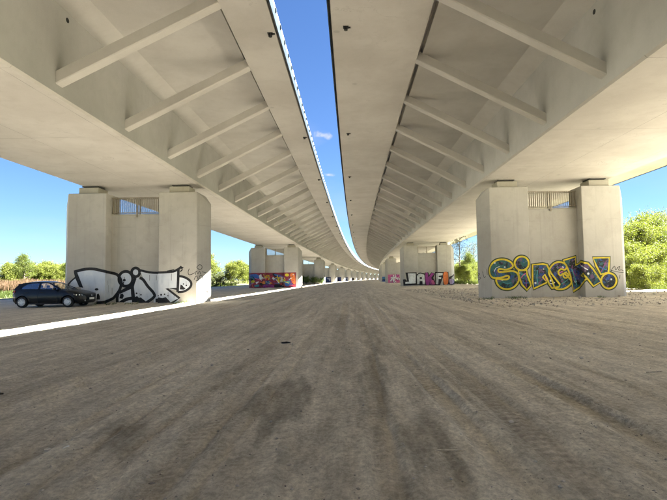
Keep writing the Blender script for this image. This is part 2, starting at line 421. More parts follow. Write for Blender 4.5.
hh = t.math('ADD', hh, t.math('MULTIPLY', t.math('ADD', fine, clod), 1.6))
M_GROUND = t.done(col, 0.95, t.bump(hh, 0.02, 1.0), spec=0.12)
g_me = np_mesh('ground', verts, quads, [M_GROUND], smooth=True)
for nm, arr in (('damp', damp), ('track', track_m), ('ridge', ridge), ('tread_mask', tbest),  ('grass', 1 - corr)):
    a = g_me.attributes.new(nm, 'FLOAT', 'POINT'); a.data.foreach_set('value', np.clip(arr, 0, 1).astype(np.float32).ravel())
a = g_me.attributes.new('tread_u', 'FLOAT', 'POINT'); a.data.foreach_set('value', np.clip(tu, -3, 3).astype(np.float32).ravel())
ground = make_obj('ground', g_me); tag(ground, 'bare grey-brown dirt with wheel tracks under the two bridges', None, None, 'structure')
def ground_z(x, y):
    i = np.clip(np.searchsorted(gx, x), 1, nx - 1); j = np.clip(np.searchsorted(gy, y), 1, ny - 1)
    return float(min(GZ[j, i], GZ[j - 1, i], GZ[j, i - 1], GZ[j - 1, i - 1]))

# ------------------------------------------------------------------ bridge decks
S_ALL = np.concatenate([np.arange(-253, 760, 5.3), [760]])
def sweep_mesh(name, prof, mat, S=S_ALL, bevel=0.0):
    n = len(prof); vs = []; fs = []
    for s in S:
        for X, Z in prof: vs.append(P(s, X, Z))
    cum = [0]
    for i in range(n): cum.append(cum[-1] + math.dist(prof[i], prof[(i + 1) % n]))
    uvs = []
    for a in range(len(S) - 1):
        for k in range(n):
            k2 = (k + 1) % n
            fs.append((a * n + k, a * n + k2, (a + 1) * n + k2, (a + 1) * n + k))
            uvs += [(S[a], cum[k]), (S[a], cum[k + 1]), (S[a + 1], cum[k + 1]), (S[a + 1], cum[k])]
    for a in (0, len(S) - 1):
        fs.append(tuple(a * n + k for k in range(n))); uvs += [(X, Z) for X, Z in prof]
    me = bpy.data.meshes.new(name); me.from_pydata(vs, [], fs); me.materials.append(mat)
    ul = me.uv_layers.new(name='UVMap'); ul.data.foreach_set('uv', np.array(uvs, dtype=np.float32).ravel())
    bm = bmesh.new(); bm.from_mesh(me); bmesh.ops.recalc_face_normals(bm, faces=bm.faces); bm.to_mesh(me); bm.free()
    me.update(); return me

Z_SOF, Z_WEBT, Z_SLAB, Z_TOP = 7.47, 10.53, 10.88, 11.22
def bracket_mesh(ii):
    m = MB(); m.box((ii * 0.02, 0, 0.03), (0.09, 0.10, 0.14)); m.box((-ii * 0.12, 0, 0.085), (0.30, 0.05, 0.03))
    return m.mesh('fascia_bracket')
POST = MB(); POST.box((0, 0, 0.55), (0.06, 0.06, 1.1)); POST_ME = POST.mesh('railing_post', [M_RAIL])
def build_deck(label, sg, win, wout, bin_, ein, zbi, bout, eout, zbo):
    """sg=+1: the gap lies towards +X of the box (left deck); -1: towards -X (right deck)"""
    root = empty('bridge_deck', P(0, (win + wout) / 2, 0), 0, label, 'bridge', 'parallel bridge decks')
    def part(name, me, mat=None, parent=None):
        o = make_obj(name, me, mat, parent or root)
        if parent is None: o.matrix_parent_inverse = root.matrix_basis.inverted()
        return o
    root_inv = Matrix.Translation(-root.location)
    def part_s(name, me, s, X, Z, parent=None):      # a repeated part at a station along the deck
        o = make_obj(name, me, None, root); o.location = P(s, X, Z) - root.location; o.rotation_euler = (0, 0, head(s)); return o
    c = 0.07
    lo, hi = min(win, wout), max(win, wout)
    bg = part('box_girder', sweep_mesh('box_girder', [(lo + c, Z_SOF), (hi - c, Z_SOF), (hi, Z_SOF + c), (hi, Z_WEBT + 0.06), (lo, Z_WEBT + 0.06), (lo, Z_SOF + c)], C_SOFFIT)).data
    bg.materials.append(C_WEB_SKYTINT)
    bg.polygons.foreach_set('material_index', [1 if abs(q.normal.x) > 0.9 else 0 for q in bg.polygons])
    i_ = sg                                            # direction from the web to the gap
    nt = 0.24
    part('cantilever_slab', sweep_mesh('cantilever_slab', [
        (bin_ + i_ * 0.2, Z_SLAB + 0.26), (bin_ - i_ * nt, Z_SLAB + 0.26), (bin_ - i_ * nt, Z_SLAB), (win + i_ * 0.80, Z_SLAB), (win, Z_WEBT),
        (wout, Z_WEBT), (wout - i_ * 0.80, Z_SLAB), (bout + i_ * nt, Z_SLAB), (bout + i_ * nt, Z_SLAB + 0.26), (bout - i_ * 0.2, Z_SLAB + 0.26),
        (bout - i_ * 0.2, Z_TOP), (bin_ + i_ * 0.2, Z_TOP)], C_WEB))
    for (a, b, zb, ii) in ((bin_, ein, zbi, i_), (bout, eout, zbo, -i_)):
        d = 0.11                                        # dark drip recess between beam and fascia
        part('edge_beam', sweep_mesh('edge_beam', [(a, zb + 0.03), (a + ii * 0.03, zb), (b - ii * (d + 0.02), zb), (b - ii * d, zb + 0.02), (b - ii * d, Z_TOP - 0.004), (a, Z_TOP - 0.004)], C_BEAM))
        part('drip_strip', sweep_mesh('drip_strip', [(b - ii * (d + 0.004), zb + 0.05), (b - ii * 0.035, zb + 0.05), (b - ii * 0.035, zb + 0.30), (b - ii * (d + 0.004), zb + 0.30)], M_DRIP))
        part('fascia', sweep_mesh('fascia', [(b - ii * 0.035, zb - 0.02), (b, zb - 0.02), (b, zb + 0.42), (b - ii * (d + 0.004), zb + 0.42), (b - ii * (d + 0.004), zb + 0.302), (b - ii * 0.036, zb + 0.302)], M_FASCIA))
        part('road_kerb', sweep_mesh('road_kerb', [(b - ii * (d + 0.004), Z_TOP - 0.002), (b - ii * 1.2, Z_TOP - 0.002), (b - ii * 1.2, Z_TOP + 0.18), (b - ii * (d + 0.004), Z_TOP + 0.18)], C_BEAM))
        zt = zb + 0.42
        if ii == i_:
            pm = bracket_mesh(ii); pm.materials.append(M_FASCIA)
            if i_ > 0:
                for s in np.arange(6.0, 62, 1.15): part_s('fascia_bracket', pm, s, b - ii * 0.02, zt - 0.06)
            for s in np.arange(6.0, 90, 2.3): part_s('railing_post', POST_ME, s, b - ii * 0.62, Z_TOP + 0.17)
        for hgt in (1.05,):
            part('rail', sweep_mesh('rail', [(b - ii * 0.65, Z_TOP + 0.2 + hgt), (b - ii * 0.59, Z_TOP + 0.2 + hgt), (b - ii * 0.59, Z_TOP + 0.25 + hgt), (b - ii * 0.65, Z_TOP + 0.25 + hgt)], M_RAIL))
    part('road_surface', sweep_mesh('road_surface', [(ein - i_ * 1.21, Z_TOP + 0.003), (eout + i_ * 1.21, Z_TOP + 0.003), (eout + i_ * 1.21, Z_TOP + 0.08), (ein - i_ * 1.21, Z_TOP + 0.08)], M_ASPHALT))
    # inclined struts from the foot of the web to the edge beam
    def strut_mesh(x0, z0, x1, z1):
        v = Vector((x1 - x0, 0, z1 - z0)); L = v.length; v.normalize(); nrm = Vector((-v.z, 0, v.x))
        if nrm.z < 0: nrm = -nrm
        m = MB(); a = Vector((0, 0, 0)) - v * 0.25; b = v * (L + 0.16)
        w, h, ch = 0.20, 0.37, 0.03
        sec = [(-w, ch), (-w + ch, 0), (w - ch, 0), (w, ch), (w, h), (-w, h)]
        n = len(sec)
        vs = [a + nrm * q + Vector((0, y, 0)) for y, q in sec] + [b + nrm * q + Vector((0, y, 0)) for y, q in sec]
        m.add(vs, [tuple(range(n)), tuple(range(2 * n - 1, n - 1, -1))] + [(k, (k + 1) % n, n + (k + 1) % n, n + k) for k in range(n)])
        return m.mesh('strut', [C_STRUT])
    sm = strut_mesh(win, 7.83, bin_, zbi)
    k = -20
    while 15.37 + 4.775 * k < 755:
        part_s('strut', sm, 15.37 + 4.775 * k, win, 7.83); k += 1
    sm2 = strut_mesh(wout, 7.83, bout, zbo)
    for k in range(-14, 22): part_s('strut', sm2, 15.37 + 4.775 * k, wout, 7.83)
    # drain outlets under the edge beam, vent holes in the web
    dm = MB(); dm.tube([(0, 0, -0.12), (0, 0, 0.05)], 0.07, 10); dm.box((0.09, 0, -0.02), (0.16, 0.05, 0.04)); dm.box((0, 0, -0.006), (0.2, 0.2, 0.02))
    dme = dm.mesh('drain_outlet', [M_BLACK])
    xd = -2.78 if sg > 0 else 0.0
    for k in range(-2, 24): part_s('drain_outlet', dme, 17.2 + 13.0 * k, xd, zbi - 0.0)
    vm = MB(); vm.tube([(-0.01 * sg, 0, 0), (0.012 * sg, 0, 0)], 0.085, 12); vme = vm.mesh('vent_hole', [M_BLACK])
    for k in range(-1, 8): part_s('vent_hole', vme, 15.75 + 26.5 * k, win, 10.25)
    return root

deck_l = build_deck('long concrete bridge deck on the left, its box girder above the black car', +1, -9.4, -16.83, -4.15, -2.46, 10.44, -22.3, -24.2, 10.5)
deck_r = build_deck('long concrete bridge deck on the right, with a wide flat edge beam', -1, 8.37, 16.53, 2.98, -0.63, 10.64, 24.4, 27.1, 10.64)

# ------------------------------------------------------------------ piers
D1, STEP = 29.7, 52.8
PROF = [(-4.65, .9), (-4.03, 0), (-1.65, 0), (-1.65, .7), (1.65, .7), (1.65, 0), (4.03, 0), (4.65, .9)]   # outline of the camera side in plan
def leg_mesh(sg, detail=True):
    pl = [(1.65, 0), (4.03, 0), (4.65, .9), (4.03, 1.8), (1.65, 1.8)]
    zt = [6.95, 6.95, 6.28, 6.95, 6.95]
    vs = [(sg * x, y, -0.4) for x, y in pl] + [(sg * x, y, z) for (x, y), z in zip(pl, zt)]
    m = MB(); m.add(vs, [(0, 1, 2, 3, 4), (5, 6, 8, 9), (6, 7, 8)] + [(i, (i + 1) % 5, 5 + (i + 1) % 5, 5 + i) for i in range(5)])
    return m.mesh('leg', [C_PIER], bevel=0.025 if detail else 0)
LEG = {(sg, d): leg_mesh(sg, d) for sg in (-1, 1) for d in (True, False)}
def simple_mesh(fn, name, mat, **k):
    m = MB(); fn(m); return m.mesh(name, [mat], **k)
WALL = simple_mesh(lambda m: m.box((0, 0.9, 2.62), (3.36, 0.4, 6.04)), 'cross_wall', C_PIER)
COPE = simple_mesh(lambda m: m.box((0, 0.9, 5.665), (3.28, 0.52, 0.06)), 'wall_coping', C_PED, bevel=0.01)
PEDM = simple_mesh(lambda m: m.box((0, 0, 0.19), (1.25, 1.15, 0.41)), 'bearing_pedestal', C_PED, bevel=0.02)
BEAR = simple_mesh(lambda m: (m.box((0, 0, 0.045), (0.85, 0.8, 0.06)), m.box((0, 0, 0.10), (1.0, 0.95, 0.06))), 'bearing', M_BEARING)
PIPE = simple_mesh(lambda m: (m.box((0, -0.05, -0.05), (0.14, 0.16, 0.14))), 'junction_box', M_RAIL, bevel=0.01)
BAL = simple_mesh(lambda m: m.box((0, 0, 0.5), (0.028, 0.028, 0.94)), 'baluster', M_RAIL)
def _rail(m):
    m.box((0, 0, 1.05), (3.26, 0.06, 0.05)); m.box((0, 0, 0.10), (3.26, 0.045, 0.04))
    for x in (-1.53, 0.0, 1.53): m.box((x, 0.0, 0.535), (0.06, 0.055, 1.02))
    m.box((0.0, -0.05, -0.04), (0.09, 0.05, 0.34))
RAILM = simple_mesh(_rail, 'railing', M_RAIL)
def build_pier(s, Xc, label, near, side):
    root = empty('bridge_pier', P(s, Xc, 0), head(s), label, 'pier', 'piers of the left deck' if side < 0 else 'piers of the right deck')
    for sg in (-1, 1):
        make_obj('leg', LEG[(sg, near)], None, root)
        make_obj('bearing_pedestal', PEDM, None, root, (sg * 2.85, 0.75, 6.945))
        make_obj('bearing', BEAR, None, root, (sg * 2.85, 0.75, 7.335))
    make_obj('cross_wall', WALL, None, root)
    make_obj('wall_coping', COPE, None, root)
    for yy in ((0.68, 1.12) if near else (0.68,)):
        r = make_obj('railing', RAILM, None, root, (0, yy, 5.695))
        if near:
            for k in range(23): make_obj('baluster', BAL, None, r, (-1.43 + 0.13 * k, 0, 0.09))
    return root
ORD = ['first', 'second', 'third', 'fourth', 'fifth', 'sixth', 'seventh', 'eighth', 'ninth', 'tenth', 'eleventh', 'twelfth', 'thirteenth', 'fourteenth']
L_LAB = ['left concrete pier with silver and black graffiti behind the black car',
         'second left concrete pier, with a red and multicoloured mural along its base',
         'third left concrete pier, with green bushes at its foot',
         'fourth left concrete pier, with dark blue and white graffiti', 'fifth left concrete pier, with a dark blue graffiti panel']
R_LAB = ['right concrete pier with yellow-outlined graffiti letters and an exclamation mark',
         'second right concrete pier, with white, purple and orange block letters',
         'third right concrete pier, with pink and white graffiti', 'fourth right concrete pier, with blue graffiti']
piers_l, piers_r = [], []
for k in range(14):
    s = D1 + STEP * k
    piers_l.append(build_pier(s, -13.49, L_LAB[k] if k < 5 else '%s concrete pier of the left row, far along the bridge' % ORD[k], k < 2, -1))
    if k < 9: piers_r.append(build_pier(s, 12.73, R_LAB[k] if k < 4 else '%s concrete pier of the right row, far along the bridge' % ORD[k], k < 2, 1))
for k, nm in ((1, 'nearest'), (2, 'second'), (3, 'third'), (4, 'fourth'), (5, 'fifth')):
    build_pier(D1 - k * STEP, -13.49, 'plain concrete pier of the left deck, %s behind the viewer' % nm, False, -1)
    build_pier(D1 - k * STEP, 12.73, 'plain concrete pier of the right deck, %s behind the viewer' % nm, False, 1)
# ------------------------------------------------------------------ graffiti painted on the piers
# coordinates in metres: s along the pier outline PROF, z above the ground
SILVER_A = [
    ('fill', [(1.38,1.45),(1.63,1.69),(1.87,1.13),(1.3,1.14)]),
    ('fill', [(1.63,2.02),(2.18,2.2),(2.7,2.22),(3.38,2.06),(4.4,1.92),(4.71,1.69),(4.85,1.35),(4.76,0.97),(4.57,0.64),(4.27,0.34),(3.47,0.2),(3.11,0.19),(2.96,0.41),(2.51,0.34),(2.11,0.35),(1.9,1.53)]),
    ('bar', [(1.53,2.07),(1.75,2.01),(2.14,1.07),(1.89,1.12),(1.64,1.65),(1.55,1.97)]),
    ('line', [(1.55,2.06),(2.18,2.21),(2.78,2.22),(3.45,2.07),(4.4,1.94),(4.73,1.69),(4.85,1.35),(4.76,0.93),(4.54,0.6),(4.24,0.32),(3.47,0.18),(2.96,0.13)], 0.1),
    ('line', [(1.64,1.71),(1.39,1.5),(1.2,1.28)], 0.05),
    ('bar', [(3.08,0.96),(3.05,0.91),(2.96,0.89),(2.88,0.91),(2.84,0.97),(2.88,1.02),(2.96,1.04),(3.05,1.02)]),
    ('bar', [(2.96,0.34),(2.99,0.67),(3.09,0.71),(3.16,0.56),(3.18,0.34)]),
]
SILVER_B = [
    ('fill', [(5.57,1.59),(5.54,1.41),(5.45,1.26),(5.3,1.16),(5.14,1.13),(4.97,1.16),(4.82,1.27),(4.72,1.42),(4.69,1.6),(4.72,1.78),(4.81,1.93),(4.96,2.03),(5.12,2.06),(5.29,2.03),(5.44,1.92),(5.54,1.77)]),
    ('line', [(5.57,1.59),(5.54,1.41),(5.45,1.26),(5.3,1.16),(5.14,1.13),(4.97,1.16),(4.82,1.27),(4.72,1.42),(4.69,1.6),(4.72,1.78),(4.81,1.93),(4.96,2.03),(5.12,2.06),(5.29,2.03),(5.44,1.92),(5.54,1.77),(5.57,1.59)], 0.1),
    ('bar', [(5.14,1.51),(5.11,1.45),(5.04,1.43),(4.97,1.45),(4.94,1.51),(4.97,1.57),(5.04,1.6),(5.11,1.57)]),
    ('bar', [(5.03,1.26),(5.0,1.19),(4.95,1.16),(4.89,1.19),(4.86,1.26),(4.88,1.33),(4.94,1.35),(5.0,1.32)]),
    ('bar', [(5.04,1.38),(5.02,1.34),(4.97,1.34),(4.95,1.38),(4.97,1.42),(5.02,1.42)]),
    ('fill', [(6.01,1.99),(5.98,1.85),(5.89,1.76),(5.76,1.72),(5.63,1.76),(5.53,1.86),(5.5,2.0),(5.53,2.13),(5.62,2.23),(5.75,2.27),(5.88,2.23),(5.98,2.13)]),
    ('line', [(6.01,1.99),(5.98,1.85),(5.89,1.76),(5.76,1.72),(5.63,1.76),(5.53,1.86),(5.5,2.0),(5.53,2.13),(5.62,2.23),(5.75,2.27),(5.88,2.23),(5.98,2.13),(6.01,1.99)], 0.1),
    ('bar', [(5.72,1.79),(5.7,1.74),(5.65,1.72),(5.59,1.74),(5.57,1.79),(5.59,1.84),(5.64,1.86),(5.7,1.84)]),
]
SILVER_C = [
    ('fill', [(4.69,0.6),(5.48,0.96),(5.6,0.58),(5.58,-0.03),(4.66,-0.02)]),
    ('bar', [(4.71,0.81),(5.48,1.23),(5.59,1.0),(4.74,0.63)]),
    ('line', [(4.66,0.67),(4.6,0.37),(4.63,-0.02)], 0.1),
    ('line', [(4.66,-0.02),(5.15,0.29),(5.6,0.37)], 0.12),
    ('line', [(5.54,1.15),(5.62,0.51),(5.67,-0.03)], 0.12),
    ('bar', [(4.74,0.37),(4.8,0.63),(4.95,0.67),(5.03,0.52),(4.94,0.33)]),
    ('line', [(4.62,-0.04),(5.68,-0.05)], 0.08),
]
SILVER_D = [
    ('fill', [(5.74,1.64),(5.56,1.04),(5.61,0.36),(5.76,0.02),(6.33,0.05),(6.93,0.41),(6.91,0.68),(6.54,1.1),(6.24,1.52),(6.05,1.63)]),
    ('line', [(5.74,1.64),(5.56,1.04),(5.61,0.36),(5.76,0.0),(6.33,0.03),(6.93,0.41),(6.91,0.68),(6.54,1.1),(6.24,1.52),(6.01,1.65)], 0.1),
    ('bar', [(5.68,0.17),(5.7,0.43),(5.87,0.5),(5.98,0.39),(6.1,0.41),(6.37,0.2),(6.48,0.08),(5.76,-0.02)]),
    ('bar', [(5.89,0.67),(5.86,0.62),(5.8,0.62),(5.77,0.67),(5.8,0.72),(5.86,0.72)]),
    ('bar', [(6.16,0.58),(6.14,0.53),(6.08,0.53),(6.06,0.58),(6.08,0.62),(6.14,0.62)]),
]
SILVER_E = [
    ('fill', [(6.12,2.09),(6.92,1.95),(8.87,1.97),(9.4,2.13),(9.41,0.92),(8.74,0.94),(9.47,0.37),(9.03,0.04),(7.05,-0.01),(6.98,0.56),(6.39,1.33)]),
    ('line', [(6.02,2.13),(6.92,1.95),(8.87,1.97),(9.35,2.11),(9.62,2.3)], 0.08),
    ('line', [(9.42,2.15),(9.41,1.6),(9.38,0.73)], 0.09),
    ('sline', [(9.41,0.92),(8.71,0.96),(9.49,0.36),(9.0,0.03)], 0.09),
    ('bar', [(7.05,-0.02),(7.04,0.32),(8.22,0.42),(8.44,0.37),(8.66,0.43),(8.88,0.2),(9.01,0.04)]),
    ('bar', [(8.24,0.52),(8.21,0.47),(8.17,0.47),(7.14,0.5),(8.17,0.57),(8.21,0.57)]),
    ('bar', [(8.44,0.58),(8.41,0.52),(8.34,0.52),(8.31,0.58),(8.34,0.64),(8.41,0.63)]),
    ('bar', [(8.64,0.6),(8.61,0.56),(8.56,0.56),(8.53,0.6),(8.56,0.65),(8.61,0.65)]),
    ('bar', [(8.84,0.51),(8.81,0.47),(8.77,0.48),(8.75,0.51),(8.77,0.55),(8.81,0.55)]),
    ('line', [(9.61,2.15),(9.72,2.26)], 0.04),
    ('line', [(9.54,1.98),(9.68,2.12)], 0.04),
    ('line', [(8.72,2.03),(8.98,2.08),(9.17,2.12)], 0.03),
    ('line', [(5.72,-0.05),(9.03,-0.0)], 0.07),
]
SILVER_F = [
    ('fill', [(9.43,1.71),(9.76,1.65),(10.1,1.45),(10.22,1.21),(10.1,0.96),(9.77,0.76),(9.4,0.73)]),
    ('line', [(9.41,1.71),(9.76,1.65),(10.1,1.45),(10.22,1.21),(10.1,0.96),(9.77,0.76),(9.38,0.73)], 0.08),
    ('bar', [(9.51,0.89),(9.56,1.19),(9.69,1.12),(9.75,1.02),(9.88,0.96),(9.77,0.87)]),
    ('bar', [(9.78,1.22),(9.76,1.18),(9.71,1.18),(9.69,1.22),(9.71,1.26),(9.76,1.26)]),
    ('bar', [(9.97,1.13),(9.94,1.09),(9.89,1.09),(9.86,1.13),(9.89,1.17),(9.94,1.17)]),
]
TAG_L = [
    ('line', [(10.09,2.16),(10.02,1.96),(10.07,1.79),(10.24,1.81),(10.43,1.91)], 0.04),
    ('line', [(10.47,1.77),(10.52,2.01),(10.63,1.84),(10.76,2.01),(10.83,1.8)], 0.035),
    ('line', [(10.95,2.25),(10.92,2.16),(10.83,2.11),(10.72,2.11),(10.64,2.16),(10.55,2.24),(10.64,2.33),(10.72,2.39),(10.83,2.39),(10.92,2.34),(10.95,2.25)], 0.035),
    ('line', [(10.39,1.47),(10.47,1.65),(10.55,1.69),(10.66,1.47),(10.5,1.43)], 0.035),
    ('line', [(10.72,1.47),(10.76,1.69),(10.94,1.73),(10.97,1.5)], 0.035),
    ('line', [(10.94,1.96),(11.24,1.91)], 0.03),
    ('line', [(11.11,1.01),(11.22,0.82),(11.39,0.68),(11.45,0.52)], 0.02),
]
LETTER_S = [
    ('fill', [(2.38,2.0),(2.26,2.28),(1.86,2.45),(1.41,2.4),(1.09,2.15),(0.92,1.78),(1.02,1.45),(1.28,1.31),(1.71,1.35),(2.02,1.45),(2.14,1.37),(2.04,1.24),(1.71,1.23),(1.37,1.25),(1.42,0.94),(1.69,0.69),(2.09,0.63),(2.46,0.79),(2.71,1.14),(2.68,1.53),(2.42,1.72),(2.02,1.71),(1.61,1.67),(1.49,1.76),(1.58,1.87),(1.98,1.82)]),
]
LETTER_I = [
    ('fill', [(2.71,1.75),(3.21,1.78),(3.23,1.49),(3.46,0.86),(3.19,0.56),(2.9,0.89),(2.74,1.36)]),
    ('fill', [(3.35,2.19),(3.32,2.03),(3.22,1.89),(3.08,1.8),(2.91,1.77),(2.75,1.81),(2.62,1.9),(2.53,2.04),(2.5,2.2),(2.54,2.36),(2.64,2.49),(2.78,2.58),(2.94,2.61),(3.11,2.58),(3.24,2.49),(3.33,2.35)]),
]
LETTER_N = [
    ('fill', [(4.55,2.12),(5.21,2.15),(5.45,2.11),(5.71,1.55),(6.23,0.86),(6.17,0.71),(5.72,0.63),(5.57,0.87),(5.42,1.25),(5.3,1.49),(5.16,1.34),(5.41,0.99),(4.57,0.62),(4.51,1.11)]),
]
LETTER_C = [
    ('fill', [(5.56,1.62),(5.74,2.01),(6.09,2.25),(6.5,2.21),(6.71,1.98),(6.58,1.77),(6.33,1.82),(6.16,1.63),(6.28,1.42),(6.53,1.52),(6.97,1.04),(6.72,0.71),(6.34,0.56),(5.93,0.63),(5.76,1.09)]),
]
LETTER_H = [
    ('fill', [(6.52,2.36),(7.28,2.58),(7.29,2.06),(7.76,2.26),(8.41,2.13),(8.69,1.8),(9.17,1.02),(8.68,0.73),(8.27,1.29),(8.01,1.53),(7.72,1.41),(8.31,1.2),(7.07,0.42),(6.93,1.34),(6.74,1.91)]),
]
LETTER_X = [
    ('fill', [(8.74,2.46),(9.72,2.47),(9.63,1.58),(9.16,1.45),(8.92,1.94)]),
    ('fill', [(10.08,1.05),(10.03,0.87),(9.93,0.72),(9.78,0.62),(9.6,0.58),(9.43,0.62),(9.29,0.73),(9.2,0.88),(9.17,1.06),(9.21,1.24),(9.32,1.39),(9.47,1.49),(9.65,1.52),(9.82,1.48),(9.96,1.38),(10.05,1.23)]),
]
TAG_R = [
    ('line', [(9.77,1.58),(9.86,1.78),(10.02,1.94),(10.06,1.71),(10.2,1.84)], 0.035),
    ('line', [(10.16,1.85),(10.34,1.91),(10.24,1.7),(10.44,1.7),(10.55,1.63)], 0.035),
    ('line', [(9.75,1.71),(10.15,1.59),(10.55,1.54)], 0.03),
    ('line', [(10.32,1.41),(10.29,1.17)], 0.03),
]
TAG_R2 = [
    ('line', [(0.01,1.68),(0.01,1.19)], 0.03),
    ('line', [(0.01,1.62),(0.17,1.58),(0.0,1.43),(0.23,1.33),(0.01,1.19)], 0.03),
    ('line', [(0.38,1.73),(0.5,1.35),(0.61,1.44)], 0.03),
    ('line', [(0.72,1.87),(0.75,1.52)], 0.03),
]
MURAL = [
    ('ground', [(0.18,2.64),(5.08,2.64),(10.22,2.63),(10.2,0.02),(5.07,0.0),(0.16,0.05)]),
    ('blue', [(0.36,2.24),(1.71,2.43),(2.34,2.22),(2.72,1.82),(1.87,1.61),(0.68,1.77)]),
    ('white', [(2.41,2.14),(2.8,2.41),(3.03,1.67),(2.88,1.21),(2.52,1.6)]),
    ('yellow', [(4.92,1.81),(4.89,1.63),(4.79,1.48),(4.65,1.38),(4.48,1.34),(4.32,1.38),(4.17,1.49),(3.47,1.64),(3.47,1.81),(3.47,1.99),(4.18,2.15),(4.32,2.25),(4.49,2.28),(4.65,2.24),(4.8,2.14),(4.89,1.98)]),
    ('blue', [(3.45,1.12),(4.61,1.27),(5.08,1.03),(4.76,0.69),(4.29,0.69)]),
    ('red', [(4.61,1.53),(4.59,1.45),(4.55,1.38),(4.49,1.33),(4.42,1.31),(4.35,1.33),(4.29,1.38),(4.25,1.45),(4.23,1.54),(4.25,1.62),(4.29,1.69),(4.35,1.73),(4.42,1.75),(4.49,1.73),(4.55,1.68),(4.59,1.61)]),
    ('black', [(5.36,2.5),(6.02,2.38),(6.96,2.01),(6.64,1.66),(5.86,1.87),(5.47,2.11)]),
    ('blue', [(5.63,2.34),(6.33,2.28),(7.27,1.93),(6.95,1.78),(6.02,2.02)]),
    ('white', [(5.39,1.88),(5.78,1.64),(5.62,1.33),(5.23,1.57)]),
    ('yellow', [(6.2,1.55),(6.49,1.78),(6.56,0.85),(6.29,0.78)]),
    ('yellow', [(7.03,1.39),(8.17,1.77),(8.3,1.07),(7.14,0.92)]),
    ('yellow', [(9.01,2.19),(8.98,2.09),(8.91,2.01),(8.8,1.96),(8.66,1.95),(8.53,1.97),(8.42,2.02),(8.35,2.1),(8.33,2.2),(8.35,2.29),(8.43,2.37),(8.54,2.42),(8.67,2.44),(8.8,2.42),(8.91,2.36),(8.98,2.28)]),
    ('orange', [(9.24,2.37),(9.94,2.39),(10.08,0.74),(9.62,0.82),(9.31,1.44)]),
    ('blue', [(8.3,0.76),(8.85,1.22),(9.46,0.75),(9.69,0.36),(8.53,0.3)]),
    ('teal', [(8.69,1.14),(9.15,1.06),(9.0,0.75),(8.66,0.84)]),
    ('black', [(5.7,0.55),(6.64,0.62),(8.22,0.38),(7.26,0.03),(5.77,0.05)]),
    ('purple', [(3.26,0.51),(4.76,0.6),(5.54,0.4),(5.38,0.06),(3.34,0.09)]),
    ('yellow', [(1.09,1.23),(1.56,1.38),(1.71,1.07),(1.24,0.84)]),
    ('white', [(1.87,1.07),(2.41,1.14),(2.33,0.83),(1.94,0.73)]),
    ('black', [(2.56,0.82),(3.18,1.05),(3.26,0.66),(2.79,0.44)]),
    ('white', [(6.8,1.93),(7.27,1.77),(6.87,1.0),(6.72,1.08)]),
    ('black', [(0.07,1.62),(1.25,1.69),(1.4,1.38),(0.27,1.23)]),
    ('orange', [(2.95,1.05),(3.34,1.2),(3.39,0.81),(3.03,0.71)]),
    ('red', [(6.72,0.93),(7.03,0.77),(6.95,0.46),(6.63,0.54)]),
    ('black', [(0.17,2.71),(0.12,2.64),(0.07,2.09),(0.18,2.17)]),
    ('white', [(9.87,2.24),(9.84,2.17),(9.75,2.15),(9.66,2.17),(9.63,2.24),(9.66,2.31),(9.75,2.33),(9.84,2.3)]),
    ('teal', [(1.71,0.53),(2.33,0.63),(2.41,0.29),(1.79,0.22)]),
]
BLOCK_J = [
    ('back', [(1.29,2.32),(3.19,2.34),(3.21,0.14),(0.82,0.1),(0.71,1.13),(1.26,1.18),(1.55,0.9)]),
    ('white', [(1.7,2.18),(3.03,2.16),(2.99,0.46),(1.24,0.4),(1.25,0.72),(1.89,0.75)]),
]
BLOCK_A = [
    ('back', [(3.11,1.98),(4.6,2.3),(5.43,2.1),(5.57,0.11),(3.03,0.14)]),
    ('white', [(3.25,1.79),(4.64,2.11),(5.28,1.92),(5.39,0.29),(3.26,0.32)]),
    ('back', [(4.49,1.51),(4.86,1.5),(4.9,1.18),(4.48,1.19)]),
    ('back', [(4.47,0.82),(4.94,0.81),(4.97,0.25),(4.41,0.26)]),
]
BLOCK_K = [
    ('back', [(5.34,2.28),(5.99,2.32),(6.12,1.86),(6.52,2.31),(7.14,2.07),(6.84,1.34),(7.27,0.08),(5.47,0.06)]),
    ('purple', [(5.48,2.14),(5.89,2.18),(6.01,1.49),(6.54,2.18),(6.95,1.98),(6.47,1.3),(7.09,0.27),(6.35,0.23),(6.09,0.84),(6.12,0.24),(5.57,0.25)]),
    ('pink', [(6.48,0.83),(6.83,0.94),(7.05,0.36),(6.63,0.28)]),
]
BLOCK_F = [
    ('back', [(7.14,2.35),(9.18,2.32),(9.16,1.63),(8.94,1.13),(8.55,0.08),(7.0,0.09)]),
    ('white', [(7.28,2.16),(9.01,2.14),(9.0,1.77),(8.36,1.69),(8.31,1.46),(8.76,1.41),(8.71,1.14),(8.3,1.14),(8.23,0.27),(7.23,0.27)]),
]
BLOCK_I = [
    ('back', [(9.06,2.28),(10.02,2.31),(10.01,0.2),(9.05,0.12)]),
    ('orange', [(9.17,2.14),(9.88,2.18),(9.86,0.39),(9.19,0.35)]),
]
BLOCK_Q = [
    ('back', [(10.05,1.48),(11.48,1.98),(11.46,1.7),(10.36,1.25),(11.56,0.92),(11.62,0.31),(10.51,0.06),(10.01,0.2)]),
    ('lilac', [(10.22,1.12),(11.4,0.83),(11.26,0.41),(10.47,0.24),(10.2,0.38)]),
    ('pink', [(11.54,1.89),(11.48,1.84),(11.65,1.43),(11.63,1.43)]),
]
S_CUM = [0.0]
for a, b in zip(PROF, PROF[1:]): S_CUM.append(S_CUM[-1] + math.dist(a, b))
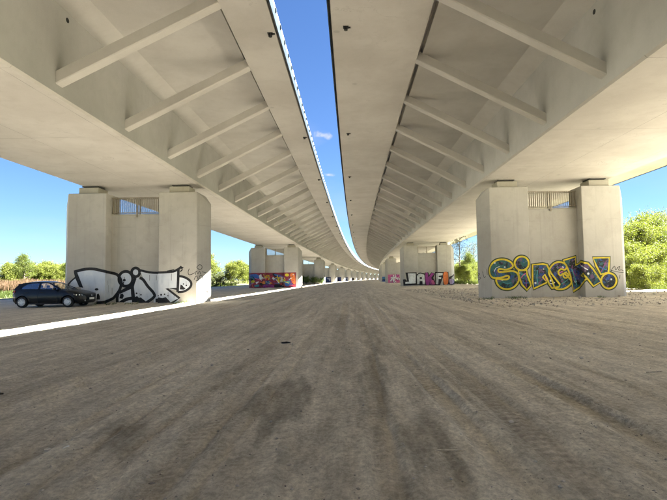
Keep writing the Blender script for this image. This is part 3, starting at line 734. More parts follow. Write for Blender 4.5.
def prof_offset(d):
    ns = []
    for a, b in zip(PROF, PROF[1:]):
        l = math.dist(a, b); ns.append(((b[1] - a[1]) / l, -(b[0] - a[0]) / l))
    r = []
    for i, q in enumerate(PROF):
        if i == 0: n = ns[0]
        elif i == len(PROF) - 1: n = ns[-1]
        else:
            n0, n1 = ns[i - 1], ns[i]; k = 1 + n0[0] * n1[0] + n0[1] * n1[1]
            n = ((n0[0] + n1[0]) / k, (n0[1] + n1[1]) / k)
        r.append((q[0] + n[0] * d, q[1] + n[1] * d))
    return r
def smooth_pts(pts, closed, sub=4):
    n = len(pts); r = []
    for i in range(n if closed else n - 1):
        if closed: p0, p1, p2, p3 = (pts[(i + k - 1) % n] for k in range(4))
        else: p0, p1, p2, p3 = pts[max(i - 1, 0)], pts[i], pts[i + 1], pts[min(i + 2, n - 1)]
        for j in range(sub):
            t = j / sub
            r.append(tuple(0.5 * (2 * b + (c - a) * t + (2 * a - 5 * b + 4 * c - d) * t * t + (3 * b - a - 3 * c + d) * t ** 3) for a, b, c, d in zip(p0, p1, p2, p3)))
    if not closed: r.append(pts[-1])
    return r
class Paint:
    def __init__(s): s.bm = bmesh.new()
    def _map(s, bm, off):
        for c in S_CUM[1:-1]:
            bmesh.ops.bisect_plane(bm, geom=list(bm.verts) + list(bm.edges) + list(bm.faces), plane_co=(c, 0, 0), plane_no=(1, 0, 0), dist=1e-5)
        pr = prof_offset(off)
        for v in bm.verts:
            q = v.co.x; i = 0
            while i < len(S_CUM) - 2 and q > S_CUM[i + 1]: i += 1
            f = (q - S_CUM[i]) / (S_CUM[i + 1] - S_CUM[i])
            a, b = pr[i], pr[i + 1]
            v.co = (a[0] + (b[0] - a[0]) * f, a[1] + (b[1] - a[1]) * f, v.co.y)
        me = bpy.data.meshes.new('tmp'); bm.to_mesh(me); bm.free(); s.bm.from_mesh(me); bpy.data.meshes.remove(me)
    def fill(s, pts, off, smooth=False):
        if smooth: pts = smooth_pts(pts, True)
        bm = bmesh.new()
        vs = [bm.verts.new((x, max(z, 0.02), 0)) for x, z in pts]
        es = [bm.edges.new((vs[i], vs[(i + 1) % len(vs)])) for i in range(len(vs))]
        bmesh.ops.triangle_fill(bm, use_beauty=True, use_dissolve=False, edges=es)
        s._map(bm, off); return s
    def line(s, pts, w, off, closed=False, smooth=True):
        if smooth: pts = smooth_pts(pts, closed)
        n = len(pts); bm = bmesh.new(); prev = first = None
        for i, (x, z) in enumerate(pts):
            a = pts[(i - 1) % n] if closed or i else pts[i]; b = pts[(i + 1) % n] if closed or i < n - 1 else pts[i]
            dx, dz = b[0] - a[0], b[1] - a[1]; l = math.hypot(dx, dz) or 1
            nx_, nz_ = -dz / l * w / 2, dx / l * w / 2
            cur = (bm.verts.new((x + nx_, max(z + nz_, 0.0), 0)), bm.verts.new((x - nx_, max(z - nz_, 0.0), 0)))
            if prev: bm.faces.new((prev[0], prev[1], cur[1], cur[0]))
            else: first = cur
            prev = cur
        if closed: bm.faces.new((prev[0], prev[1], first[1], first[0]))
        s._map(bm, off); return s
    def obj(s, name, mat, parent):
        bmesh.ops.recalc_face_normals(s.bm, faces=s.bm.faces)
        me = bpy.data.meshes.new(name); s.bm.to_mesh(me); s.bm.free(); me.materials.append(mat)
        return make_obj(name, me, None, parent)
def mat_paint(name, color, var=0.2, rough=0.55):
    t = NT(name); p = t.pos()
    n = t.noise(p, 1.6, 5, 0.6); f = t.noise(p, 30, 3)
    c = t.mix(t.ramp(n, 0.35, 0.7), tuple(x * (1 - var) for x in color), tuple(min(1, x * (1 + var)) for x in color))
    c = t.mix(t.ramp(f, 0.6, 0.75, 0, 0.25), c, (0.4, 0.38, 0.33))
    return t.done(c, rough, None, 0.0, 0.3)
PNT = {k: mat_paint('spray_' + k, v) for k, v in dict(black=(0.012, 0.012, 0.014), back=(0.015, 0.013, 0.016), white=(0.62, 0.66, 0.66), yellow=(0.62, 0.50, 0.03),
       red=(0.36, 0.03, 0.05), blue=(0.03, 0.10, 0.34), orange=(0.60, 0.16, 0.04), teal=(0.05, 0.25, 0.28), purple=(0.26, 0.04, 0.22), pink=(0.55, 0.13, 0.28),
       lilac=(0.36, 0.28, 0.42), ground=(0.20, 0.025, 0.05), darkgreen=(0.03, 0.05, 0.02), green=(0.08, 0.16, 0.04), navy=(0.02, 0.03, 0.11)).items()}
t = NT('spray_silver'); p = t.pos()
n1 = t.noise(p, 0.9, 5, 0.6); n2 = t.noise(t.mapping(p, (3, 3, 0.5)), 2, 4)
c = t.mix(t.ramp(n1, 0.35, 0.65), (0.52, 0.57, 0.64), (0.66, 0.69, 0.72)); c = t.mix(t.ramp(n2, 0.5, 0.75, 0, 0.4), c, (0.38, 0.42, 0.48))
PNT['silver'] = t.done(c, 0.45, None, 0.15, 0.4)
t = NT('spray_galaxy'); p = t.pos()
n1 = t.noise(p, 1.5, 4, 0.6, 0.8); n2 = t.noise(t.mapping(p, loc=(9, 4, 2)), 1.9, 4, 0.6, 0.8); n3 = t.noise(t.mapping(p, loc=(3, 14, 7)), 2.4, 4, 0.6, 0.6)
c = t.mix(t.ramp(n1, 0.46, 0.56), (0.010, 0.014, 0.016), (0.02, 0.10, 0.10))
c = t.mix(t.ramp(n2, 0.54, 0.62, 0, 0.9), c, (0.13, 0.07, 0.15)); c = t.mix(t.ramp(n3, 0.54, 0.62, 0, 0.95), c, (0.02, 0.06, 0.26))
c = t.mix(t.ramp(t.noise(p, 5.5, 2, 0.5, 1.5), 0.62, 0.70, 0, 0.7), c, (0.25, 0.30, 0.36))
vo = t.n.new('ShaderNodeTexVoronoi'); t.l.new(p, vo.inputs['Vector']); vo.inputs['Scale'].default_value = 2.1
c = t.mix(t.ramp(vo.outputs['Distance'], 0.10, 0.2, 0.9, 0), c, (0.75, 0.80, 0.80))
PNT['galaxy'] = t.done(c, 0.5)

def silver_piece(items, pier):
    f = Paint(); b = Paint(); i = 0; nf = 0
    for it in items:
        if it[0] == 'fill': f.fill(it[1], 0.004 + 0.001 * nf, len(it[1]) > 4); nf += 1
    for it in items:
        if it[0] == 'bar': b.fill(it[1], 0.008 + 0.0008 * i)
        elif it[0] in ('line', 'sline'): b.line(it[1], it[2] * 1.8, 0.008 + 0.0008 * i, smooth=it[0] == 'line')
        else: continue
        i += 1
    o = f.obj('graffiti_letter', PNT['silver'], pier); b.obj('outline', PNT['black'], o)
for d in (SILVER_A, SILVER_B, SILVER_C, SILVER_D, SILVER_E, SILVER_F): silver_piece(d, piers_l[0])
def tag_scrawl(items, pier):
    p_ = Paint()
    for i, it in enumerate(items): p_.line(it[1], it[2], 0.005 + 0.0008 * i)
    p_.obj('graffiti_tag', PNT['black'], pier)
tag_scrawl(TAG_L, piers_l[0]); tag_scrawl(TAG_R, piers_r[0]); tag_scrawl(TAG_R2, piers_r[0])
dr = random.Random(3)
for k in range(16):
    x = dr.uniform(1.7, 10.2); z = dr.uniform(.5, 1.0) if k % 2 else dr.uniform(1.0, 1.9); L = dr.uniform(.15, .45)
    d_ = Paint(); d_.line([(x, z), (x + .004, z - L * .6), (x, z - L)], dr.uniform(.014, .024), 0.022 + .0004 * k); d_.obj('paint_drip', PNT['black'], piers_l[0])
for d, rnd in ((LETTER_S, True), (LETTER_I, False), (LETTER_N, False), (LETTER_C, True), (LETTER_H, False), (LETTER_X, False)):
    f = Paint(); g = Paint(); y = Paint(); k = 0
    for it in d:
        r_ = rnd or len(it[1]) == 16
        g.line(it[1], 0.25, 0.004 + 0.001 * k, True, r_); f.fill(it[1], 0.007 + 0.001 * k, r_); y.line(it[1], 0.105, 0.019 + 0.001 * k, True, r_); k += 1
    if d is LETTER_C:
        cc = [(S_CUM[3] + 2.45 + 0.16 * math.cos(a * math.pi / 6), 1.42 + 0.16 * math.sin(a * math.pi / 6)) for a in range(12)]
        y.line(cc, 0.09, 0.0215, True)
    o = f.obj('graffiti_letter', PNT['galaxy'], piers_r[0])
    pts_ = d[0][1]; cx_ = sum(q[0] for q in pts_) / len(pts_); cz_ = sum(q[1] for q in pts_) / len(pts_)
    for k, cn in enumerate(('purple', 'teal', 'blue') if d is LETTER_X else ('purple', 'teal', 'blue', 'white', 'pink')):       # loose streaks of colour inside the letter
        st = Paint(); j = dr.randrange(len(pts_)); qa, qb = pts_[j], pts_[(j + 2) % len(pts_)]
        f0, f1 = dr.uniform(.55, .72), dr.uniform(.5, .75)
        st.line([(cx_ + (qa[0] - cx_) * f0, cz_ + (qa[1] - cz_) * f0), (cx_ + ((qa[0] + qb[0]) / 2 - cx_) * .7, cz_ + ((qa[1] + qb[1]) / 2 - cz_) * .7), (cx_ + (qb[0] - cx_) * f1, cz_ + (qb[1] - cz_) * f1)], dr.uniform(.03, .08), 0.0135 + .0008 * k)
        st.obj('paint_streak', PNT[cn], o)
    y.obj('outline', PNT['yellow'], o); g.obj('outer_outline', PNT['darkgreen'], o)
def colour_piece(items, pier, name):
    root = None
    for i, (col_, pts) in enumerate(items):
        p_ = Paint(); p_.fill(pts, 0.006 + 0.0016 * i, col_ not in ('ground', 'back', 'white') and len(pts) < 16)
        o = p_.obj(name if root is None else 'paint_patch', PNT[col_], root or pier); root = root or o
colour_piece(MURAL, piers_l[1], 'mural')
rr = random.Random(5)
mural = [c for c in piers_l[1].children if c.name.startswith('mural')][0]
S0, S1 = MURAL[0][1][0][0], MURAL[0][1][2][0]
for k, col_ in enumerate(['black', 'yellow', 'blue', 'white', 'orange', 'red', 'teal', 'pink']):
    for j in range(7):
        p_ = Paint(); x, z = rr.uniform(S0 + .5, S1 - .5), rr.uniform(0.35, 2.1); a = rr.uniform(0, 3.1); L = rr.uniform(.25, .6)
        pts = [(x + math.cos(a) * L * q + rr.uniform(-.15, .15), min(2.35, max(0.15, z + math.sin(a) * L * q * .7 + rr.uniform(-.12, .12)))) for q in (-1, -.3, .4, 1)]
        p_.line(pts, rr.uniform(.05, .16), 0.05 + 0.002 * k + 0.0004 * j)
        p_.obj('paint_patch', PNT[col_], mural)
for d in (BLOCK_J, BLOCK_A, BLOCK_K, BLOCK_F, BLOCK_I, BLOCK_Q): colour_piece(d, piers_r[1], 'graffiti_letter')
def panel(pier, s0, s1, z0, z1, base, cols, seed, n=14):
    r = random.Random(seed); p_ = Paint(); p_.fill([(s0, z0), (s1, z0), (s1, z1), (s0, z1)], 0.006)
    o = p_.obj('graffiti_panel', PNT[base], pier)
    for k, cn in enumerate(cols):
        for j in range(n // len(cols) + 1):
            q = Paint(); x = r.uniform(s0 + .3, s1 - .3); z = r.uniform(z0 + .3, z1 - .3); w_ = r.uniform(.25, .6)
            pts = [(x - w_, z - r.uniform(0, .5)), (x - w_ * .2, z + r.uniform(.1, .5)), (x + w_ * .4, z - r.uniform(.1, .5)), (x + w_, z + r.uniform(0, .5))]
            q.line([(min(max(a, s0), s1), min(max(b, z0), z1)) for a, b in pts], r.uniform(.12, .3), 0.010 + 0.003 * k + 0.0005 * j)
            q.obj('paint_patch', PNT[cn], o)
panel(piers_r[2], 1.2, 5.2, 0.1, 2.4, 'pink', ['white', 'purple', 'white'], 3, 18)
panel(piers_r[3], 1.2, 7.5, 0.1, 2.0, 'blue', ['white', 'teal', 'navy'], 4, 12)
panel(piers_l[3], 1.2, 8.8, 0.1, 2.1, 'navy', ['white', 'black', 'blue'], 6, 12)
panel(piers_l[4], 1.2, 9.2, 0.1, 2.3, 'navy', ['blue', 'black', 'red'], 7, 12)
panel(piers_l[5], 4.5, 9.2, 0.1, 2.2, 'navy', ['white', 'blue'], 8, 8)
panel(piers_l[6], 4.5, 9.2, 0.1, 2.0, 'black', ['red', 'white'], 9, 8)
# ------------------------------------------------------------------ parked car
t = NT('car_paint_black'); t.b.inputs['Coat Weight'].default_value = 0.3; t.b.inputs['Coat Roughness'].default_value = 0.06
dust = t.noise(t.obj(), 3, 5, 0.6)
M_CAR = t.done(t.mix(t.ramp(dust, 0.45, 0.75, 0, 0.25), (0.002, 0.002, 0.0024), (0.006, 0.0055, 0.005)), 0.38, None, 0.0, 0.25)
M_TRIM = mat_plain('car_trim_plastic', (0.012, 0.012, 0.012), 0.6)
M_TYRE = mat_plain('tyre_rubber', (0.016, 0.016, 0.016), 0.85)
M_RIM = mat_plain('alloy_rim', (0.62, 0.63, 0.65), 0.35, 0.55, 0.05)
M_CHROME = mat_plain('chrome', (0.7, 0.7, 0.72), 0.15, 1.0, 0.03)
M_LAMP = mat_plain('headlamp_lens', (0.55, 0.57, 0.60), 0.12, 0.3, 0.1)
M_RED = mat_plain('tail_lamp_red', (0.32, 0.012, 0.012), 0.2)
M_PLATE = mat_plain('number_plate_white', (0.7, 0.72, 0.7), 0.5, var=0.05)
M_SEAT = mat_plain('seat_fabric', (0.03, 0.03, 0.033), 0.9)
t = NT('car_glass'); g1 = t.n.new('ShaderNodeBsdfTransparent'); g1.inputs[0].default_value = (0.93, 0.96, 0.95, 1)
g2 = t.n.new('ShaderNodeBsdfGlossy'); g2.inputs['Roughness'].default_value = 0.03; g2.inputs[0].default_value = (0.9, 0.93, 1, 1)
fr = t.n.new('ShaderNodeFresnel'); fr.inputs[0].default_value = 1.5; mx = t.n.new('ShaderNodeMixShader')
t.l.new(t.math('MULTIPLY_ADD', fr.outputs[0], 1.0, 0.05), mx.inputs[0]); t.l.new(g1.outputs[0], mx.inputs[1]); t.l.new(g2.outputs[0], mx.inputs[2])
t.l.new(mx.outputs[0], t.n['Material Output'].inputs[0]); M_GLASS = t.mat

CAR = empty('parked_car', (-17.27, 28.35, 0.0), 0.0, 'black five-door hatchback parked facing right in front of the left pier', 'car')
CAR.location.z = ground_z(-17.7, 28.3) + 0.005
def interp(tab, x):
    for (x0, v0), (x1, v1) in zip(tab, tab[1:]):
        if x <= x1:
            f = max(0, (x - x0) / (x1 - x0)); f = f * f * (3 - 2 * f) * 0.5 + f * 0.5
            return v0 + (v1 - v0) * f
    return tab[-1][1]
TOPZ = [(-1.96, .70), (-1.93, .88), (-1.84, 1.00), (-1.70, 1.05), (-1.2, 1.045), (0, 1.01), (0.9, 0.99), (1.2, 0.965), (1.6, 0.90), (1.9, 0.82), (2.08, 0.735), (2.16, 0.64), (2.20, 0.55)]
BOTZ = [(-1.96, .42), (-1.9, .30), (-1.6, .22), (-1.0, .19), (1.0, .18), (1.7, .19), (2.05, .21), (2.15, .26), (2.20, .34)]
WID = [(-1.96, .66), (-1.9, .76), (-1.7, .84), (-1.2, .875), (0, .885), (1.2, .885), (1.6, .865), (1.9, .80), (2.08, .69), (2.16, .58), (2.20, .48)]
WB, WR = 1.305, 0.315
xs = sorted(set([round(-1.96 + 4.16 * k / 60, 3) for k in range(61)] + [s_ * WB + 0.385 * math.cos(a * math.pi / 12) for s_ in (-1, 1) for a in range(13)]))
m = MB(); N = 11
for x in xs:
    zt, zb, w = interp(TOPZ, x), interp(BOTZ, x), interp(WID, x)
    az = 0
    for wc in (-WB, WB):
        if abs(x - wc) < 0.386: az = 0.32 + math.sqrt(max(0, 0.386 ** 2 - (x - wc) ** 2)) * 0.97
    hood = max(0, min(1, (x - 0.85) / 0.4))
    half = [(0, zb), (w * .84, zb), (w * .955, zb + .07), (w * .985, max(zb + .15, .36)), (w, .52), (w * .995, .66), (w * .985, .78),
            (w * .95, .5 * (.78 + zt) if zt > .8 else zt - .02), (w * .915, zt - .012), (w * .86, zt + .008), (0, zt + .012 + .035 * hood)]
    zz = zb; row = []
    for y, z in half:
        z = min(max(z, zz), zt + 0.05); zz = z
        if az and z < az: z = min(az, zt - .03)
        row.append((y, z))
    m.v += [(x, -y, z) for y, z in row] + [(x, y, z) for y, z in row[-2:0:-1]]
L_ = 2 * N - 2
for a in range(len(xs) - 1):
    for k in range(L_): m.f.append((a * L_ + k, a * L_ + (k + 1) % L_, (a + 1) * L_ + (k + 1) % L_, (a + 1) * L_ + k)); m.mi.append(0)
for a in (0, len(xs) - 1): m.f.append(tuple(a * L_ + k for k in range(L_))); m.mi.append(0)
body = make_obj('body', m.mesh('car_body', [M_CAR], smooth=True, auto=38), None, CAR)
mu = MB(); mu.box((0, 0, .42), (3.7, 1.24, .42)); make_obj('underbody', mu.mesh('underbody', [M_TRIM]), None, CAR)
# cabin: side frames, roof, glass
def cy(z): return 0.795 - (z - 1.0) * 0.42           # cabin half width by height (tumblehome)
ROOF = [(0.98, 1.0), (0.60, 1.21), (0.18, 1.41), (-0.05, 1.455), (-0.5, 1.475), (-1.0, 1.455), (-1.4, 1.40), (-1.62, 1.34)]
BACK = [(-1.62, 1.34), (-1.86, 1.03)]
def side_poly(pts, yoff, th, sg):
    mm = MB(); mm.prism(pts, 0, th, lambda x, z, d: (x, sg * (cy(z) + yoff - d), z)); return mm
WIN_F = [(0.70, 1.03), (0.62, 1.10), (0.10, 1.365), (-0.10, 1.395), (-0.36, 1.405), (-0.36, 1.03)]
WIN_R = [(-0.45, 1.03), (-0.45, 1.405), (-0.9, 1.39), (-1.16, 1.34), (-1.40, 1.17), (-1.42, 1.06)]
for sg in (-1, 1):
    fr_ = MB()
    for pl in ([(0.98, .985), (0.60, 1.205), (0.16, 1.405), (-0.10, 1.445), (-0.10, 1.395), (0.10, 1.365), (0.62, 1.10), (0.74, .985)],
               [(-0.10, 1.445), (-0.5, 1.468), (-1.0, 1.448), (-1.3, 1.405), (-1.16, 1.34), (-0.9, 1.39), (-0.45, 1.405), (-0.36, 1.405), (-0.10, 1.395)],
               [(-0.36, 1.41), (-0.45, 1.41), (-0.45, .985), (-0.36, .985)],
               [(-1.3, 1.405), (-1.62, 1.335), (-1.86, 1.0), (-1.42, .985), (-1.42, 1.06), (-1.40, 1.17), (-1.16, 1.34)],
               [(0.74, .975), (0.70, 1.035), (-1.42, 1.06), (-1.42, .975)]):
        fr_.prism(pl, 0, .05, lambda x, z, d, sg=sg: (x, sg * (cy(z) - d), z))
    make_obj('window_frame', fr_.mesh('window_frame', [M_CAR]), None, CAR)
    for wn_ in (WIN_F, WIN_R): make_obj('side_window', side_poly(wn_, -.02, .006, sg).mesh('side_window', [M_GLASS]), None, CAR)
    tr = MB(); tr.prism([(0.76, 1.018), (0.76, 1.034), (-1.44, 1.066), (-1.44, 1.05)], 0, .012, lambda x, z, d, sg=sg: (x, sg * (cy(z) + .01 - d), z)); make_obj('window_trim', tr.mesh('window_trim', [M_TRIM]), None, CAR)
rf = MB(); top = ROOF[2:]; n = len(top); K = 9
for x, z in top:
    for k in range(K):
        q = -1 + 2 * k / (K - 1); rf.v.append((x, q * (cy(z) - .004), z + 0.045 * (1 - q * q) - .006))
for a in range(n - 1):
    for k in range(K - 1): rf.f.append((a * K + k, a * K + k + 1, (a + 1) * K + k + 1, (a + 1) * K + k)); rf.mi.append(0)
roof = make_obj('roof', rf.mesh('roof', [M_CAR], smooth=True), None, CAR)
an = MB(); an.tube([(-1.25, 0, 1.46), (-1.42, 0, 1.58)], [.012, .004], 6); make_obj('aerial', an.mesh('aerial', [M_TRIM]), None, roof)
def screen(name, a, b, mat, inset, parent=CAR):
    mm = MB(); K = 7
    for (x, z) in (a, ((a[0] + b[0]) / 2 + .0, (a[1] + b[1]) / 2 + .015), b):
        for k in range(K):
            q = -1 + 2 * k / (K - 1); mm.v.append((x + (0.10 if a[0] > 0 else -.06) * (1 - q * q), q * (cy(z) - inset), z + .03 * (1 - q * q) * (z > 1.2)))
    for r_ in range(2):
        for k in range(K - 1): mm.f.append((r_ * K + k, r_ * K + k + 1, (r_ + 1) * K + k + 1, (r_ + 1) * K + k)); mm.mi.append(0)
    return make_obj(name, mm.mesh(name, [mat], smooth=True), None, parent)
screen('windscreen', (0.95, .99), (0.18, 1.405), M_GLASS, .05)
screen('rear_window', (-1.82, 1.05), (-1.62, 1.335), M_GLASS, .05)
sp = MB(); sp.box((-1.66, 0, 1.355), (.20, 1.16, .04)); make_obj('roof_spoiler', sp.mesh('roof_spoiler', [M_CAR], bevel=.012), None, CAR)
for sx_, sy_ in ((0.05, -.38), (0.05, .38), (-0.85, -.40), (-0.85, .40)):
    se = MB(); se.box((sx_ - .12, sy_, .98), (.13, .46, .26)); se.box((sx_ - .15, sy_, 1.19), (.08, .22, .14)); make_obj('seat', se.mesh('seat', [M_SEAT], bevel=.03, seg=2), None, CAR)
sw = MB(); sw.tube([(0.48 + .05 * math.cos(a * .524), .38 + .18 * math.sin(a * .524), 1.05 + .13 * math.cos(a * .524)) for a in range(13)], .014, 6); make_obj('steering_wheel', sw.mesh('steering_wheel', [M_TRIM]), None, CAR)
da = MB(); da.box((0.70, 0, 1.0), (.30, 1.3, .10)); make_obj('dashboard', da.mesh('dashboard', [M_TRIM], bevel=.03), None, CAR)
# wheels
def lathe(prof, n=28):
    mm = MB()
    for k in range(n):
        a = 2 * math.pi * k / n
        for r_, y in prof: mm.v.append((r_ * math.cos(a), y, r_ * math.sin(a)))
    p_ = len(prof)
    for k in range(n):
        for j in range(p_ - 1): mm.f.append((k * p_ + j, k * p_ + j + 1, ((k + 1) % n) * p_ + j + 1, ((k + 1) % n) * p_ + j)); mm.mi.append(0)
    return mm
tyre_me = lathe([(.20, -.09), (.212, -.105), (.285, -.105), (.308, -.085), (.315, -.05), (.315, .05), (.308, .085), (.285, .105), (.212, .105), (.20, .09)]).mesh('tyre', [M_TYRE], smooth=True, auto=50)
ri = lathe([(.207, -.06), (.212, -.102), (.200, -.106), (.186, -.085), (.180, -.02), (.0, -.02)])
for k in range(10):
    a = 2 * math.pi * k / 10; c_, s_ = math.cos(a), math.sin(a)
    ri.prism([(.03, -.022), (.19, -.017), (.19, .017), (.03, .022)], -.095, -.03, lambda u, v, d, c_=c_, s_=s_: (u * c_ - v * s_, d, u * s_ + v * c_))
ri.tube([(0, -.10, 0), (0, -.02, 0)], .045, 12)
rim_me = ri.mesh('rim', [M_RIM])
disc_me = lathe([(.175, -.018), (.175, -.012), (.03, -.012)]).mesh('brake_disc', [M_TRIM])
for wx in (-WB, WB):
    for sg in (-1, 1):
        w_ = make_obj('wheel', tyre_me, None, CAR, (wx, sg * .775, WR), (0, 0, 0 if sg < 0 else math.pi))
        w_.name = 'wheel'; make_obj('rim', rim_me, None, w_)
# lamps, grille, plate, mirrors, handles, seams
for sg in (-1, 1):
    hl = MB()
    pts = [(1.60, .80), (1.98, .735), (2.07, .69), (2.03, .645), (1.80, .66), (1.62, .73)]
    hl.prism(pts, 0, .05, lambda x, z, d, sg=sg: (x, sg * (interp(WID, x) * (.985 if z < .75 else .955) + .012 - d), z))
    h_ = make_obj('headlight', hl.mesh('headlight', [M_LAMP], bevel=.006), None, CAR)
    for q in (1.78, 1.93):
        b_ = MB(); b_.tube([(q, sg * (interp(WID, q) * .985 + .016), .70), (q, sg * (interp(WID, q) * .985 - .02), .70)], .032, 10); make_obj('bulb_reflector', b_.mesh('bulb_reflector', [M_CHROME]), None, h_)
    tl = MB(); tl.prism([(-1.72, .98), (-1.90, .95), (-1.935, .80), (-1.86, .76), (-1.78, .82)], 0, .05, lambda x, z, d, sg=sg: (x, sg * (interp(WID, x) + .006 - d), z))
    make_obj('tail_light', tl.mesh('tail_light', [M_RED], bevel=.006), None, CAR)
    mi_ = MB(); mi_.box((0.60, sg * .955, 1.06), (.11, .19, .13)); mi_.box((0.64, sg * .85, 1.01), (.06, .10, .04)); make_obj('mirror', mi_.mesh('mirror', [M_CAR], bevel=.02, seg=2), None, CAR)
    for hx in (-.18, -1.05):
        hd = MB(); hd.box((hx, sg * .885, .86), (.20, .03, .032)); make_obj('door_handle', hd.mesh('door_handle', [M_CAR], bevel=.008), None, CAR)
    for pl in ([(0.70, .98), (.72, .60), (.66, .27)], [(-.40, .99), (-.41, .60), (-.40, .27)], [(-1.44, 1.0), (-1.30, .78), (-.93, .60), (-.92, .27)]):
        dl = MB(); dl.tube([(x, sg * (interp(WID, x) * (1.0 if .45 < z < .7 else .985 if z < .9 else .93) + .002), z) for x, z in smooth_pts(pl, False, 4)], .006, 5); make_obj('door_seam', dl.mesh('door_seam', [M_TRIM]), None, CAR)
    sk = MB(); sk.box((0, sg * .868, .22), (1.8, .03, .07)); make_obj('sill_trim', sk.mesh('sill_trim', [M_TRIM], bevel=.01), None, CAR)
    fg = MB(); fg.tube([(2.10, sg * .56, .37), (2.16, sg * .545, .37)], .05, 10); make_obj('fog_light', fg.mesh('fog_light', [M_LAMP]), None, CAR)
gr = MB(); gr.box((2.185, 0, .60), (.04, .80, .06)); gr.box((2.19, 0, .36), (.05, .90, .10)); make_obj('grille', gr.mesh('grille', [M_TRIM], bevel=.01), None, CAR)
ba = MB(); ba.tube([(2.205, 0, .645), (2.222, 0, .645)], .05, 14); make_obj('emblem', ba.mesh('emblem', [M_CHROME]), None, CAR)
for px_, rz_ in ((2.222, 0), (-1.985, 0)):
    pl_ = MB(); pl_.box((px_, 0, .475 if px_ > 0 else .72), (.012, .50, .11)); make_obj('number_plate', pl_.mesh('number_plate', [M_PLATE], bevel=.003), None, CAR)
# ------------------------------------------------------------------ vegetation
def mat_leaf(name, dark, light, trans=0.45):
    t = NT(name); tone = t.attr('tone')
    p = t.pos(); n = t.noise(p, 0.5, 3)
    c = t.mix(tone, dark, light); c = t.mix(t.ramp(n, 0.35, 0.7, 0, 0.35), c, tuple(x * 0.7 for x in light))
    t.val(t.b.inputs['Base Color'], c); t.b.inputs['Roughness'].default_value = 0.6; t.b.inputs['Specular IOR Level'].default_value = 0.25
    tr = t.n.new('ShaderNodeBsdfTranslucent'); t.val(tr.inputs['Color'], t.mix(0.5, c, (0.10, 0.13, 0.01)))
    ms = t.n.new('ShaderNodeMixShader'); ms.inputs[0].default_value = trans
    t.l.new(t.b.outputs[0], ms.inputs[1]); t.l.new(tr.outputs[0], ms.inputs[2]); t.l.new(ms.outputs[0], t.n['Material Output'].inputs[0])
    return t.mat
LEAF_SPRING = mat_leaf('leaf_spring_green', (0.085, 0.105, 0.015), (0.165, 0.185, 0.032))
LEAF_MID = mat_leaf('leaf_mid_green', (0.055, 0.080, 0.014), (0.11, 0.135, 0.024))
LEAF_GREY = mat_leaf('leaf_grey_green', (0.040, 0.050, 0.025), (0.080, 0.090, 0.040))
LEAF_DARK = mat_leaf('leaf_dark_green', (0.05, 0.085, 0.025), (0.11, 0.16, 0.05), 0.2)
BARK = mat_plain('bark', (0.10, 0.085, 0.065), 0.9, var=0.35, scale=9, bump=0.02)
BARK_PALE = mat_plain('bark_pale', (0.16, 0.14, 0.12), 0.9, var=0.3, scale=9, bump=0.02)
M_REED = mat_leaf('dry_reed', (0.075, 0.045, 0.024), (0.15, 0.095, 0.055), 0.25)
M_GRASS = mat_leaf('grass_blades', (0.030, 0.050, 0.010), (0.070, 0.095, 0.018), 0.3)

